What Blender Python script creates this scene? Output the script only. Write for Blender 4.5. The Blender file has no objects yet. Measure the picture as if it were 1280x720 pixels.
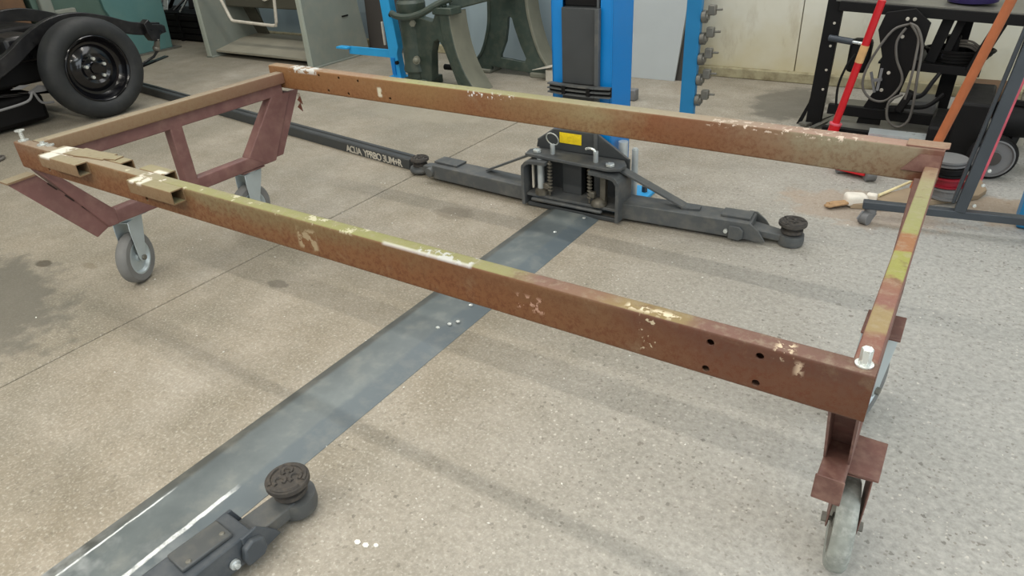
import bpy, bmesh, math, random
from mathutils import Vector, Matrix
random.seed(4)
SC = bpy.context.scene
COL = SC.collection
PI = math.pi

# ------------------------------------------------------------------ camera
cam_data = bpy.data.cameras.new('camera')
cam_data.sensor_width = 36.0
cam_data.lens = 857.5 / 1280 * 36
cam_data.clip_start = 0.02
cam = bpy.data.objects.new('camera', cam_data)
COL.objects.link(cam)
RX = Vector((0.8381, 0.5430, -0.0523))
UP = Vector((-0.2358, 0.4470, 0.8629))
BK = Vector((0.4919, -0.7109, 0.5027))
m = Matrix((RX, UP, BK)).transposed().to_4x4()
m.translation = Vector((0, 0, 1.2))
cam.matrix_world = m
SC.camera = cam

# ------------------------------------------------------------------ world, exposure
SC.view_settings.view_transform = 'Standard'
SC.view_settings.look = 'None'
SC.view_settings.exposure = -0.2
SC.view_settings.gamma = 1.0
w = bpy.data.worlds.new('overcast')
SC.world = w
w.use_nodes = True
w.node_tree.nodes['Background'].inputs[0].default_value = (0.86, 0.94, 1.0, 1)
w.node_tree.nodes['Background'].inputs[1].default_value = 0.95

TUBES = [(-1.6, 0.9, 2.98, 44), (-1.6, -1.0, 2.98, 84), (-1.6, -1.75, 2.98, 80), (-4.2, 3.0, 2.98, 40)]
for i, (x, y, z, e) in enumerate(TUBES):
    L = bpy.data.lights.new('tube_light', 'AREA')
    L.shape = 'RECTANGLE'
    L.size = 4.6
    L.size_y = 0.07
    L.energy = e
    L.color = (1.0, 0.95, 0.86)
    o = bpy.data.objects.new('tube_light', L)
    o.location = (x, y, z - 0.07)
    COL.objects.link(o)
# daylight through the side door opening on the right
L = bpy.data.lights.new('door_daylight', 'AREA')
L.shape = 'RECTANGLE'
L.size = 2.6
L.size_y = 3.4
L.energy = 72
L.color = (0.86, 0.94, 1.0)
o = bpy.data.objects.new('door_daylight', L)
o.location = (3.35, 0.9, 1.35)
o.rotation_euler = (0, math.radians(90), 0)
COL.objects.link(o)

# daylight through the roof light above the right part of the room
L = bpy.data.lights.new('roof_daylight', 'AREA')
L.shape = 'RECTANGLE'
L.size = 1.1
L.size_y = 1.6
L.energy = 40
L.color = (0.88, 0.95, 1.0)
o = bpy.data.objects.new('roof_daylight', L)
o.location = (1.7, 0.3, 3.04)
COL.objects.link(o)

# unseen soft fill added overhead to brighten the back of the workshop
L = bpy.data.lights.new('rear_fill_light', 'AREA')
L.shape = 'RECTANGLE'
L.size = 6.5
L.size_y = 1.3
L.energy = 95
L.color = (0.97, 0.98, 1.0)
o = bpy.data.objects.new('rear_fill_light', L)
o.location = (-2.4, 3.7, 3.04)
COL.objects.link(o)

# ------------------------------------------------------------------ helpers
def C(r, g, b, k=1.0):
    f = lambda v: ((v / 255 + 0.055) / 1.055) ** 2.4 if v > 10 else v / 255 / 12.92
    return (min(1, f(r) * k), min(1, f(g) * k), min(1, f(b) * k), 1)

class NT:
    def __init__(s, name, rough=0.6, metal=0.0, spec=0.5):
        s.m = bpy.data.materials.new(name)
        s.m.use_nodes = True
        s.t = s.m.node_tree
        s.b = s.t.nodes['Principled BSDF']
        s.b.inputs['Roughness'].default_value = rough
        s.b.inputs['Metallic'].default_value = metal
        s.b.inputs['Specular IOR Level'].default_value = spec
        s.geo = None
    def n(s, k):
        return s.t.nodes.new(k)
    def ln(s, a, b):
        s.t.links.new(a, b)
    def put(s, sock, v):
        if hasattr(v, 'is_output') or isinstance(v, bpy.types.NodeSocket):
            s.ln(v, sock)
        else:
            sock.default_value = v
    def P(s):
        if not s.geo:
            s.geo = s.n('ShaderNodeNewGeometry')
            s.sx = s.n('ShaderNodeSeparateXYZ')
            s.ln(s.geo.outputs['Position'], s.sx.inputs[0])
        return s.geo.outputs['Position']
    def ax(s, i):
        s.P()
        return s.sx.outputs[i]
    def scl(s, v):
        n = s.n('ShaderNodeVectorMath'); n.operation = 'MULTIPLY'
        s.ln(s.P(), n.inputs[0]); n.inputs[1].default_value = v
        return n.outputs[0]
    def noise(s, sc, det=4, rough=0.6, vec=None, dist=0.0):
        n = s.n('ShaderNodeTexNoise')
        n.inputs['Scale'].default_value = sc
        n.inputs['Detail'].default_value = det
        n.inputs['Roughness'].default_value = rough
        n.inputs['Distortion'].default_value = dist
        s.ln(vec if vec else s.P(), n.inputs['Vector'])
        return n.outputs['Fac']
    def vor(s, sc, out='Distance', vec=None):
        n = s.n('ShaderNodeTexVoronoi')
        n.inputs['Scale'].default_value = sc
        s.ln(vec if vec else s.P(), n.inputs['Vector'])
        return n.outputs[out]
    def math(s, op, a, b=0.0, c=None, clamp=False):
        n = s.n('ShaderNodeMath'); n.operation = op; n.use_clamp = clamp
        s.put(n.inputs[0], a); s.put(n.inputs[1], b)
        if c is not None: s.put(n.inputs[2], c)
        return n.outputs[0]
    def mr(s, v, a, b, c=0.0, d=1.0):
        n = s.n('ShaderNodeMapRange')
        s.put(n.inputs[0], v)
        for i, q in enumerate((a, b, c, d)): n.inputs[i + 1].default_value = q
        return n.outputs[0]
    def ramp(s, fac, stops, interp='LINEAR'):
        n = s.n('ShaderNodeValToRGB')
        cr = n.color_ramp; cr.interpolation = interp
        while len(cr.elements) < len(stops): cr.elements.new(0.5)
        for e, (p, c) in zip(cr.elements, stops):
            e.position = p; e.color = c
        s.put(n.inputs[0], fac)
        return n.outputs[0]
    def mix(s, fac, a, b, mode='MIX'):
        n = s.n('ShaderNodeMix'); n.data_type = 'RGBA'; n.blend_type = mode
        s.put(n.inputs[0], fac); s.put(n.inputs[6], a); s.put(n.inputs[7], b)
        return n.outputs[2]
    def box(s, lo, hi, soft=0.02):
        """mask that is 1 inside a world-space box"""
        r = None
        for i in range(3):
            if lo[i] is None: continue
            a = s.mr(s.ax(i), lo[i] - soft, lo[i] + soft)
            b = s.mr(s.ax(i), hi[i] + soft, hi[i] - soft)
            q = s.math('MULTIPLY', a, b)
            r = q if r is None else s.math('MULTIPLY', r, q)
        return r
    def base(s, c):
        s.put(s.b.inputs['Base Color'], c)
    def rough(s, v):
        s.put(s.b.inputs['Roughness'], v)
    def bump(s, h, strength=0.3, dist=0.002):
        n = s.n('ShaderNodeBump')
        n.inputs['Strength'].default_value = strength
        n.inputs['Distance'].default_value = dist
        s.ln(h, n.inputs['Height'])
        s.ln(n.outputs[0], s.b.inputs['Normal'])

def simple(name, col, rough=0.6, metal=0.0, var=0.25, sc=9.0, bump=0.15, spec=0.5, dust=None, dustamt=0.3):
    s = NT(name, rough, metal, spec)
    nz = s.noise(sc, 6)
    a = tuple(min(1, v * (1 + var)) for v in col[:3]) + (1,)
    b = tuple(v * (1 - var) for v in col[:3]) + (1,)
    c = s.ramp(nz, [(0.3, b), (0.7, a)])
    if dust:
        d = s.mr(s.noise(sc * 2.3, 5), 0.45, 0.7, 0, dustamt)
        c = s.mix(d, c, dust)
    s.base(c)
    s.rough(s.mr(nz, 0.3, 0.7, max(0.05, rough - 0.1), min(1, rough + 0.1)))
    if bump: s.bump(s.noise(sc * 12, 3), bump, 0.001)
    return s.m

# ------------------------------------------------------------------ materials
M = {}
def floor_mat():
    s = NT('worn_concrete', 0.75, 0, 0.35)
    big = s.noise(0.9, 5, 0.6)
    mid = s.noise(5.5, 6, 0.65)
    fine = s.noise(60, 5, 0.7)
    c = s.ramp(big, [(0.32, C(148, 140, 124)), (0.5, C(163, 154, 139)), (0.68, C(172, 165, 153))])
    c = s.mix(s.mr(mid, 0.35, 0.7, 0, 0.65), c, C(130, 121, 103))
    c = s.mix(s.mr(s.math('ADD', s.noise(2.1, 5, 0.65), s.mr(s.ax(0), -1.0, -2.6, -0.08, 0.12)), 0.45, 0.72, 0, 0.6), c, C(118, 114, 100))
    c = s.mix(s.mr(fine, 0.35, 0.75, 0, 0.42), c, C(98, 92, 80))
    f2 = s.noise(130, 3, 0.6)
    c = s.mix(s.mr(f2, 0.5, 0.8, 0, 0.5), c, C(212, 208, 196))
    # cool daylight brightening painted into the floor colour towards the right
    c = s.mix(s.mr(s.ax(0), -1.1, 0.0, 0, 0.75), c, s.mix(s.mr(fine, 0.35, 0.7), C(184, 184, 180), C(146, 147, 144)))
    # aggregate stones that show in the worn surface
    vec = s.scl((1, 1, 0))
    dens = s.math('MULTIPLY', s.mr(s.ax(0), -2.6, -0.2, 0.25, 1.0), s.mr(s.noise(2.2, 3), 0.35, 0.65, 0.4, 1.0))
    for sc, lo, thr, col in ((46, 0.86, 0.22, C(84, 80, 72)), (88, 0.82, 0.26, C(100, 94, 84)), (74, 0.92, 0.24, C(218, 214, 204)), (120, 0.88, 0.25, C(208, 204, 192)), (21, 0.93, 0.15, C(100, 94, 84)), (62, 0.78, 0.22, C(128, 122, 112))):
        n = s.n('ShaderNodeTexVoronoi'); n.inputs['Scale'].default_value = sc
        s.ln(vec, n.inputs['Vector'])
        sp = s.n('ShaderNodeSeparateColor'); s.ln(n.outputs['Color'], sp.inputs[0])
        wob = s.math('ADD', n.outputs['Distance'], s.mr(s.noise(sc * 3.1, 2), 0, 1, -0.30, 0.30))
        m1 = s.math('LESS_THAN', wob, thr)
        m2 = s.math('GREATER_THAN', sp.outputs[0], lo)
        k = s.math('MULTIPLY', s.math('MULTIPLY', s.math('MULTIPLY', m1, m2), 0.68), dens)
        c = s.mix(k, c, col)
    # oil and dirt marks, and a broad darker patch at front left
    def blob(x, y, rx, ry, col, amt, c, wob=0.5):
        dx = s.math('DIVIDE', s.math('SUBTRACT', s.ax(0), x), rx)
        dy = s.math('DIVIDE', s.math('SUBTRACT', s.ax(1), y), ry)
        d = s.math('SQRT', s.math('ADD', s.math('MULTIPLY', dx, dx), s.math('MULTIPLY', dy, dy)))
        d = s.math('ADD', d, s.mr(s.noise(7 / max(rx, ry) ** 0.5, 5), 0, 1, -wob, wob))
        return s.mix(s.mr(d, 1.0, 0.75, 0, amt), c, col)
    c = blob(-0.88, 4.34, 0.24, 0.42, C(104, 100, 90), 0.8, c, 0.55)
    c = blob(-2.95, 0.98, 0.045, 0.028, C(78, 70, 58), 0.85, c, 0.3)
    c = blob(-2.75, 1.06, 0.05, 0.02, C(116, 106, 88), 0.5, c, 0.4)
    c = blob(-1.75, 2.12, 0.10, 0.07, C(112, 104, 90), 0.55, c, 0.5)
    c = blob(-1.95, 1.32, 0.05, 0.03, C(96, 90, 80), 0.6, c, 0.6)
    c = blob(-3.0, 0.62, 0.72, 0.38, C(96, 94, 86), 0.75, c, 0.6)
    c = blob(-2.9, 3.3, 0.5, 0.2, C(150, 144, 128), 0.5, c, 0.5)
    c = blob(-0.25, 2.9, 0.35, 0.2, C(166, 140, 116), 0.4, c, 0.6)
    c = blob(0.25, 3.1, 0.25, 0.18, C(150, 126, 98), 0.6, c, 0.5)
    s.base(c)
    s.rough(s.mr(mid, 0.3, 0.7, 0.6, 0.85))
    s.bump(s.math('ADD', fine, s.math('MULTIPLY', mid, 0.5)), 0.35, 0.0015)
    return s.m
M['floor'] = floor_mat()
M['joint'] = simple('joint_dirt', C(70, 66, 58), 0.9)

def rust_mat(name, axis, stops, lo, hi, topstops, ztop, fleckcol=C(92, 48, 24), fleck=0.7, whites=(), fk=0.64, tk=0.56, pale=0.25, grad=0.0):
    """painted steel: colour zones along one axis, other zones on the top face, rust flecks and chips"""
    s = NT(name, 0.62, 0, 0.4)
    dk = lambda c, k: tuple(v * k for v in c[:3]) + (1,)
    stops = [(p, dk(q, fk)) for p, q in stops]; topstops = [(p, dk(q, tk)) for p, q in topstops]
    whites = [(a, b, c_, d_, dk(e_, 0.8)) for a, b, c_, d_, e_ in whites]
    pos = s.math('ADD', s.ax(axis), s.mr(s.noise(9, 5), 0, 1, -0.14, 0.14))
    fac = s.mr(pos, lo, hi)
    c = s.ramp(fac, [((p - lo) / (hi - lo), q) for p, q in stops])
    # brown rust that has grown from the lower edge, broken into flecks
    if grad:
        # olive paint is left above, rust has taken over the lower half
        g = s.mr(s.math('ADD', s.ax(2), s.mr(s.noise(13, 5, 0.7), 0, 1, -0.045, 0.045)), ztop - 0.015, ztop - 0.050)
        g = s.math('MULTIPLY', g, s.mr(s.ax(0), -0.35, -0.8, 0.25, grad))
        c = s.mix(g, c, dk(C(142, 92, 54), fk))
    nz = s.noise(85, 8, 0.8)
    fl = s.mr(nz, 0.48, 0.58, 0, fleck)
    low = s.mr(s.math('ADD', s.ax(2), s.mr(s.noise(11, 4), 0, 1, -0.05, 0.05)), ztop - 0.005, ztop - 0.07, 0.35, 1.0)
    c = s.mix(s.math('MULTIPLY', fl, low), c, fleckcol)
    nz2 = s.noise(16, 6, 0.7)
    c = s.mix(s.mr(nz2, 0.56, 0.72, 0, pale), c, dk(C(176, 160, 128), fk))
    # top face: own paint
    nx = s.n('ShaderNodeSeparateXYZ'); s.ln(s.geo.outputs['Normal'], nx.inputs[0])
    top = s.mr(nx.outputs[2], 0.55, 0.8)
    pos2 = s.math('ADD', s.ax(axis), s.mr(s.noise(21, 5), 0, 1, -0.05, 0.05))
    f2 = s.mr(pos2, lo, hi)
    t = s.ramp(f2, [((p - lo) / (hi - lo), q) for p, q in topstops])
    t = s.mix(s.mr(s.noise(48, 6, 0.7), 0.5, 0.66, 0, 0.45), t, dk(C(196, 182, 156), tk))
    t = s.mix(s.mr(s.noise(26, 5, 0.7), 0.58, 0.68, 0, 0.5), t, dk(C(128, 92, 70), tk))
    c = s.mix(top, c, t)
    for (bl, bh, sc, th, col) in whites:
        k = s.math('MULTIPLY', s.box(bl, bh, 0.004), s.mr(s.noise(sc, 4, 0.6), th, th + 0.03))
        c = s.mix(k, c, col)
    s.base(c)
    s.rough(s.mr(nz, 0.3, 0.7, 0.45, 0.75))
    s.bump(s.math('ADD', nz, s.noise(150, 3)), 0.3, 0.0012)
    return s.m
OLIVE = C(146, 144, 100); TAN = C(150, 124, 90); RUST = C(140, 90, 56); RED = C(110, 66, 50); MAUVE = C(136, 96, 88); GREEN = C(168, 166, 104)
WHT = C(240, 240, 238)
M['rail_near'] = rust_mat('rusty_paint_near_rail', 0,
    [(-2.46, C(138, 100, 74)), (-2.2, C(150, 124, 92)), (-1.85, C(150, 112, 74)), (-1.5, C(146, 128, 92)), (-1.1, C(142, 118, 80)), (-0.75, C(136, 92, 58)), (-0.45, C(128, 92, 62)), (-0.28, C(112, 72, 54)), (-0.02, C(104, 68, 52))],
    -2.46, -0.01,
    [(-2.46, C(160, 136, 112)), (-2.2, C(196, 180, 158)), (-1.75, C(186, 176, 146)), (-1.6, C(178, 176, 122)), (-1.0, C(172, 172, 108)), (-0.62, C(176, 172, 118)), (-0.56, C(156, 120, 104)), (-0.45, C(164, 128, 102)), (-0.40, C(176, 152, 104)), (-0.29, C(172, 150, 104)), (-0.25, C(150, 112, 98)), (-0.02, C(142, 108, 94))], 0.600, grad=0.8,
    whites=[((-0.92, 0.86, 0.5965), (-0.70, 0.8835, 0.61), 30, 0.30, WHT), ((-0.85, 0.87, 0.597), (-0.70, 0.915, 0.61), 34, 0.52, C(206, 208, 206)), ((-1.9, 0.87, 0.597), (-0.9, 0.93, 0.61), 26, 0.60, C(214, 210, 180)), ((-0.39, 0.885, 0.585), (-0.30, 0.900, 0.61), 45, 0.50, C(234, 220, 190)), ((-0.36, 0.87, 0.53), (-0.33, 0.90, 0.60), 70, 0.56, C(206, 190, 160)), ((-0.150, 0.87, 0.585), (-0.125, 0.905, 0.61), 60, 0.5, C(226, 206, 176)), ((-0.118, 0.87, 0.565), (-0.108, 0.90, 0.588), 60, 0.48, C(200, 176, 150)), ((-1.18, 0.87, 0.53), (-1.12, 0.90, 0.58), 40, 0.5, C(170, 150, 118)), ((-0.60, 0.87, 0.54), (-0.52, 0.90, 0.57), 60, 0.56, C(190, 150, 128)), ((-2.22, 0.84, 0.59), (-2.14, 0.93, 0.61), 24, 0.50, C(226, 220, 206)), ((-1.78, 0.84, 0.59), (-1.68, 0.93, 0.61), 24, 0.50, C(226, 220, 206))])
M['rail_far'] = rust_mat('rusty_paint_far_rail', 0,
    [(-2.46, C(150, 108, 68)), (-2.0, C(158, 114, 74)), (-1.6, C(156, 120, 78)), (-1.4, C(148, 104, 70)), (-1.15, C(154, 126, 88)), (-0.95, C(160, 142, 104)), (-0.78, C(142, 92, 60)), (-0.55, C(138, 98, 70)), (-0.42, C(148, 120, 94)), (-0.30, C(156, 148, 122)), (-0.10, C(150, 136, 112)), (-0.05, C(120, 78, 64))],
    -2.46, -0.01,
    [(-2.46, C(170, 140, 104)), (-1.9, C(178, 142, 110)), (-1.7, C(180, 180, 120)), (-1.2, C(178, 172, 122)), (-0.8, C(190, 180, 150)), (-0.4, C(190, 160, 140)), (-0.05, C(196, 158, 140))], 0.600, fleck=0.5, grad=0.35, tk=0.66, fk=0.72,
    whites=[((-2.34, 1.88, 0.605), (-2.18, 1.935, 0.63), 26, 0.47, C(220, 220, 214)), ((-1.86, 1.87, 0.55), (-1.84, 1.9, 0.585), 60, 0.42, C(220, 214, 190)), ((-1.45, 1.87, 0.595), (-1.25, 1.9, 0.612), 90, 0.58, WHT), ((-0.6, 1.87, 0.595), (-0.2, 1.93, 0.61), 50, 0.56, C(232, 214, 196))])
M['cross_left'] = rust_mat('rusty_paint_left_cross', 1, [(0.9, C(160, 134, 104)), (1.4, C(158, 130, 98)), (1.9, C(150, 112, 92))], 0.9, 1.9,
    [(0.9, C(184, 172, 144)), (1.9, C(170, 148, 120))], 0.600, fleckcol=C(116, 74, 50), fleck=0.4)
M['cross_right'] = rust_mat('striped_paint_right_cross', 1, [(0.9, C(150, 100, 88)), (1.9, C(160, 116, 100))], 0.9, 1.9,
    [(0.9, C(150, 100, 88)), (1.0, C(158, 110, 94)), (1.03, C(178, 156, 112)), (1.10, C(176, 154, 112)), (1.12, C(160, 112, 100)), (1.20, C(168, 122, 96)), (1.22, C(176, 176, 96)), (1.33, C(178, 178, 96)), (1.345, C(178, 124, 84)), (1.42, C(180, 128, 88)), (1.44, C(176, 176, 110)), (1.6, C(178, 176, 124)), (1.75, C(186, 178, 134)), (1.84, C(184, 150, 124))], 0.560, fleck=0.2, pale=0.1, tk=0.66)
M['stub'] = rust_mat('rusty_paint_stub', 0, [(-2.46, C(160, 132, 100)), (-1.5, C(150, 122, 88))], -2.46, -1.5, [(-2.46, C(190, 176, 150)), (-1.5, C(180, 172, 128))], 0.6, fleck=0.3,
    whites=[((-2.225, 0.84, 0.597), (-2.17, 0.93, 0.61), 16, 0.40, C(236, 232, 220)), ((-1.765, 0.84, 0.597), (-1.71, 0.93, 0.61), 16, 0.42, C(232, 226, 212))])
M['mauve'] = simple('red_oxide_primer', C(114, 80, 76), 0.55, 0, 0.14, 7, 0.15, 0.4, C(160, 128, 116), 0.3)
M['brown_primer'] = simple('brown_primer', C(108, 76, 68), 0.55, 0, 0.18, 14, 0.2, 0.4, C(170, 140, 124), 0.3)
M['dark'] = simple('dark_inside', C(40, 26, 20), 0.9)
M['zinc'] = simple('zinc_plate', C(178, 188, 190), 0.38, 0.35, 0.08, 12, 0.05)
M['zinc_dark'] = simple('worn_zinc', C(120, 118, 110), 0.5, 0.5, 0.2, 20)
M['bright'] = simple('bright_bolt_steel', C(214, 218, 214), 0.3, 0.6, 0.06, 30, 0.05)
M['grey_rubber'] = simple('grey_castor_rubber', C(112, 112, 110), 0.7, 0, 0.15, 18)
M['old_rubber'] = simple('chalky_castor_rubber', C(138, 142, 136), 0.8, 0, 0.22, 26, 0.4, 0.3, C(188, 190, 184), 0.5)
M['tyre'] = simple('black_tyre_rubber', C(38, 40, 41), 0.62, 0, 0.12, 6, 0.1, 0.4, C(90, 90, 84), 0.12)
M['rim'] = simple('gloss_black_rim', C(10, 10, 14), 0.12, 0, 0.1, 5, 0, 0.6)
M['blackpaint'] = simple('black_chassis_paint', C(20, 20, 22), 0.35, 0, 0.2, 8, 0.1, 0.5, C(90, 88, 84), 0.12)
M['black'] = simple('matt_black', C(14, 13, 13), 0.6, 0, 0.2, 10, 0.1, 0.25)
M['lift_grey'] = simple('lift_grey_paint', C(76, 79, 80), 0.5, 0, 0.10, 9, 0.08, 0.45, C(120, 116, 106), 0.35)
M['lift_dark'] = simple('lift_dark_grey', C(58, 61, 62), 0.5, 0, 0.10, 9, 0.08)  # darker grey of the inner lift parts and the beam
M['arm_blue_grey'] = simple('near_arm_paint', C(66, 72, 78), 0.45, 0, 0.10, 9, 0.08, 0.45, C(120, 122, 122), 0.25)
def ramp_mat():
    s = NT('ramp_grey_paint', 0.42, 0, 0.5)
    nz = s.noise(3.5, 6, 0.65)
    c = s.ramp(nz, [(0.35, C(86, 94, 96)), (0.55, C(104, 112, 113)), (0.72, C(122, 130, 130))])
    # grime along the left bevel, darker bluish tone on the right one
    edge = s.math('ADD', s.ax(0), s.mr(s.noise(12, 5), 0, 1, -0.012, 0.012))
    c = s.mix(s.mr(edge, -1.355, -1.372, 0, 0.75), c, C(74, 74, 68))
    c = s.mix(s.mr(edge, -1.236, -1.224, 0, 0.6), c, C(84, 96, 104))
    c = s.mix(s.mr(s.noise(14, 6), 0.5, 0.75, 0, 0.3), c, C(146, 144, 132))
    # paint scraped along the two folds near the front end
    wob = s.mr(s.noise(30, 4), 0, 1, -0.012, 0.012)
    for x0, yb, wd in ((-1.359, 0.50, 0.004), (-1.231, 0.58, 0.007)):
        d = s.math('ABSOLUTE', s.math('ADD', s.math('SUBTRACT', s.ax(0), x0), s.math('MULTIPLY', wob, 0.35)))
        k = s.math('MULTIPLY', s.mr(d, wd, wd * 0.6), s.mr(s.ax(1), yb + 0.02, yb - 0.03))
        k = s.math('MULTIPLY', k, s.mr(s.noise(50, 3), 0.3, 0.5, 0.35, 1))
        c = s.mix(k, c, C(226, 230, 230))
    k = s.math('MULTIPLY', s.mr(s.noise(9, 4), 0.5, 0.66), s.mr(s.ax(1), 0.5, 0.2, 0, 0.6))
    c = s.mix(k, c, C(186, 190, 190))
    s.base(c)
    s.rough(s.mr(nz, 0.3, 0.7, 0.35, 0.55))
    s.bump(s.noise(70, 3), 0.1, 0.001)
    return s.m
M['ramp'] = ramp_mat()
M['blue'] = simple('lift_blue_paint', C(6, 120, 192), 0.35, 0, 0.06, 4, 0.03)
M['light_blue'] = simple('light_blue_paint', C(44, 156, 214), 0.4, 0, 0.07, 8, 0.03)
M['pole_blue'] = simple('mid_blue_paint', C(34, 126, 178), 0.45, 0, 0.07, 5, 0.03)
M['yellow'] = simple('yellow_label', C(238, 208, 30), 0.5, 0, 0.05, 30, 0, 0.4, C(120, 90, 30), 0.25)
M['steelbar'] = simple('brushed_steel', C(182, 188, 188), 0.35, 0.3, 0.1, 14, 0.05)
M['spring'] = simple('greasy_steel', C(98, 94, 84), 0.5, 0.4, 0.25, 30, 0.3)
M['padrubber'] = simple('pad_rubber', C(66, 63, 60), 0.7, 0, 0.15, 30, 0.2, 0.3, C(110, 100, 88), 0.3)
M['teal'] = simple('teal_machine_paint', C(86, 124, 122), 0.5, 0, 0.12, 2.5, 0.05, 0.4, C(110, 136, 124), 0.3)
M['teal_green'] = simple('green_machine_paint', C(78, 100, 90), 0.55, 0, 0.15, 3, 0.05)
M['brown_box'] = simple('brown_board', C(104, 78, 56), 0.8)
M['machine_grey'] = simple('machine_grey_green', C(126, 132, 124), 0.5, 0, 0.07, 4, 0.06, 0.4, C(150, 146, 130), 0.3)
M['machine_light'] = simple('machine_edge_grey', C(164, 170, 158), 0.5, 0, 0.05, 5)
M['tray'] = simple('dusty_tray', C(150, 146, 130), 0.7, 0, 0.1, 6)
M['apron'] = simple('dark_apron', C(76, 74, 62), 0.7, 0, 0.1, 6)
M['darkpanel'] = simple('dark_brown_panel', C(66, 62, 58), 0.6, 0, 0.08, 3)
M['iron'] = simple('dark_green_cast_iron', C(54, 66, 58), 0.45, 0, 0.15, 7, 0.2, 0.45, C(110, 108, 92), 0.25)
M['iron_rim'] = simple('pale_cast_iron_rim', C(112, 112, 98), 0.55, 0, 0.15, 8, 0.2)  # paler iron for right-hand rims, outer leg face and feet
M['sheet'] = simple('grey_white_sheet', C(176, 182, 182), 0.5, 0, 0.04, 2.5, 0.02)
M['blue_sheet'] = simple('blue_grey_sheet', C(150, 166, 172), 0.5, 0, 0.06, 2.5, 0.02)
M['red'] = simple('red_jack_paint', C(196, 24, 34), 0.4, 0, 0.1, 12, 0.05)
M['dark_red'] = simple('dark_red_reel', C(132, 16, 34), 0.5)
M['tape'] = simple('masking_tape', C(206, 164, 110), 0.7)
M['wood_handle'] = simple('orange_brown_handle', C(172, 98, 58), 0.5, 0, 0.1, 18, 0.1)
M['plank'] = simple('old_plank', C(150, 132, 108), 0.8, 0, 0.14, 12, 0.3)
M['bristle'] = simple('tan_bristle', C(168, 136, 100), 0.9, 0, 0.2, 60, 0.5)
M['white_cloth'] = simple('dirty_white', C(224, 218, 206), 0.8, 0, 0.1, 30, 0.2)
M['hoist'] = simple('dark_blue_grey_steel', C(58, 64, 70), 0.4, 0, 0.12, 9, 0.06)
M['wheelgrey'] = simple('grey_wheel_plastic', C(112, 112, 112), 0.5, 0, 0.08, 12)
M['purple'] = simple('purple_plastic', C(38, 26, 78), 0.4)
M['cable'] = simple('grey_cable', C(96, 92, 86), 0.5)
M['wood_yellow'] = simple('pale_stick', C(230, 216, 170), 0.6)
M['pink'] = simple('pink_plastic', C(206, 90, 104), 0.5)
M['offwhite'] = simple('pale_plastic', C(196, 190, 176), 0.6)
M['ceiling'] = simple('ceiling_white', C(200, 198, 190), 0.8)
M['leftwall'] = simple('painted_block_wall', C(170, 172, 164), 0.8)
M['leaf'] = simple('dry_leaf', C(92, 50, 36), 0.8)
M['chip'] = simple('paint_chip', C(222, 220, 212), 0.7)
def wall_mat():
    s = NT('cream_wall_panel', 0.6, 0, 0.35)
    c = s.ramp(s.noise(1.6, 4), [(0.35, C(206, 204, 188)), (0.65, C(220, 218, 204))])
    k = s.mr(s.math('ADD', s.ax(2), s.mr(s.noise(5, 5), 0, 1, -0.25, 0.25)), 0.42, 0.0, 0, 0.8)
    c = s.mix(k, c, C(196, 184, 144))
    k = s.math('MULTIPLY', s.mr(s.noise(9, 6, 0.7, s.scl((1, 1, 0.35))), 0.56, 0.74, 0, 0.55), s.mr(s.ax(2), 0.7, 0.1))
    c = s.mix(k, c, C(150, 132, 96))
    s.base(c); s.bump(s.noise(30, 3), 0.1, 0.001)
    return s.m
M['wall'] = wall_mat()
M['curb'] = simple('dirty_curb', C(168, 160, 130), 0.8, 0, 0.15, 9, 0.2, 0.3, C(104, 92, 66), 0.6)
def emis(name, c, e):
    s = NT(name); s.base(c); s.b.inputs['Emission Color'].default_value = c; s.b.inputs['Emission Strength'].default_value = e
    return s.m
M['glow'] = emis('lit_tube', (1, 0.96, 0.9, 1), 4)

# ------------------------------------------------------------------ mesh builder
def basis(d, up=(0, 0, 1)):
    d = Vector(d).normalized(); up = Vector(up)
    if abs(d.dot(up.normalized())) > 0.999: up = Vector((0, 1, 0))
    s = d.cross(up).normalized()
    return d, s, s.cross(d).normalized()      # along, side, up

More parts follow.
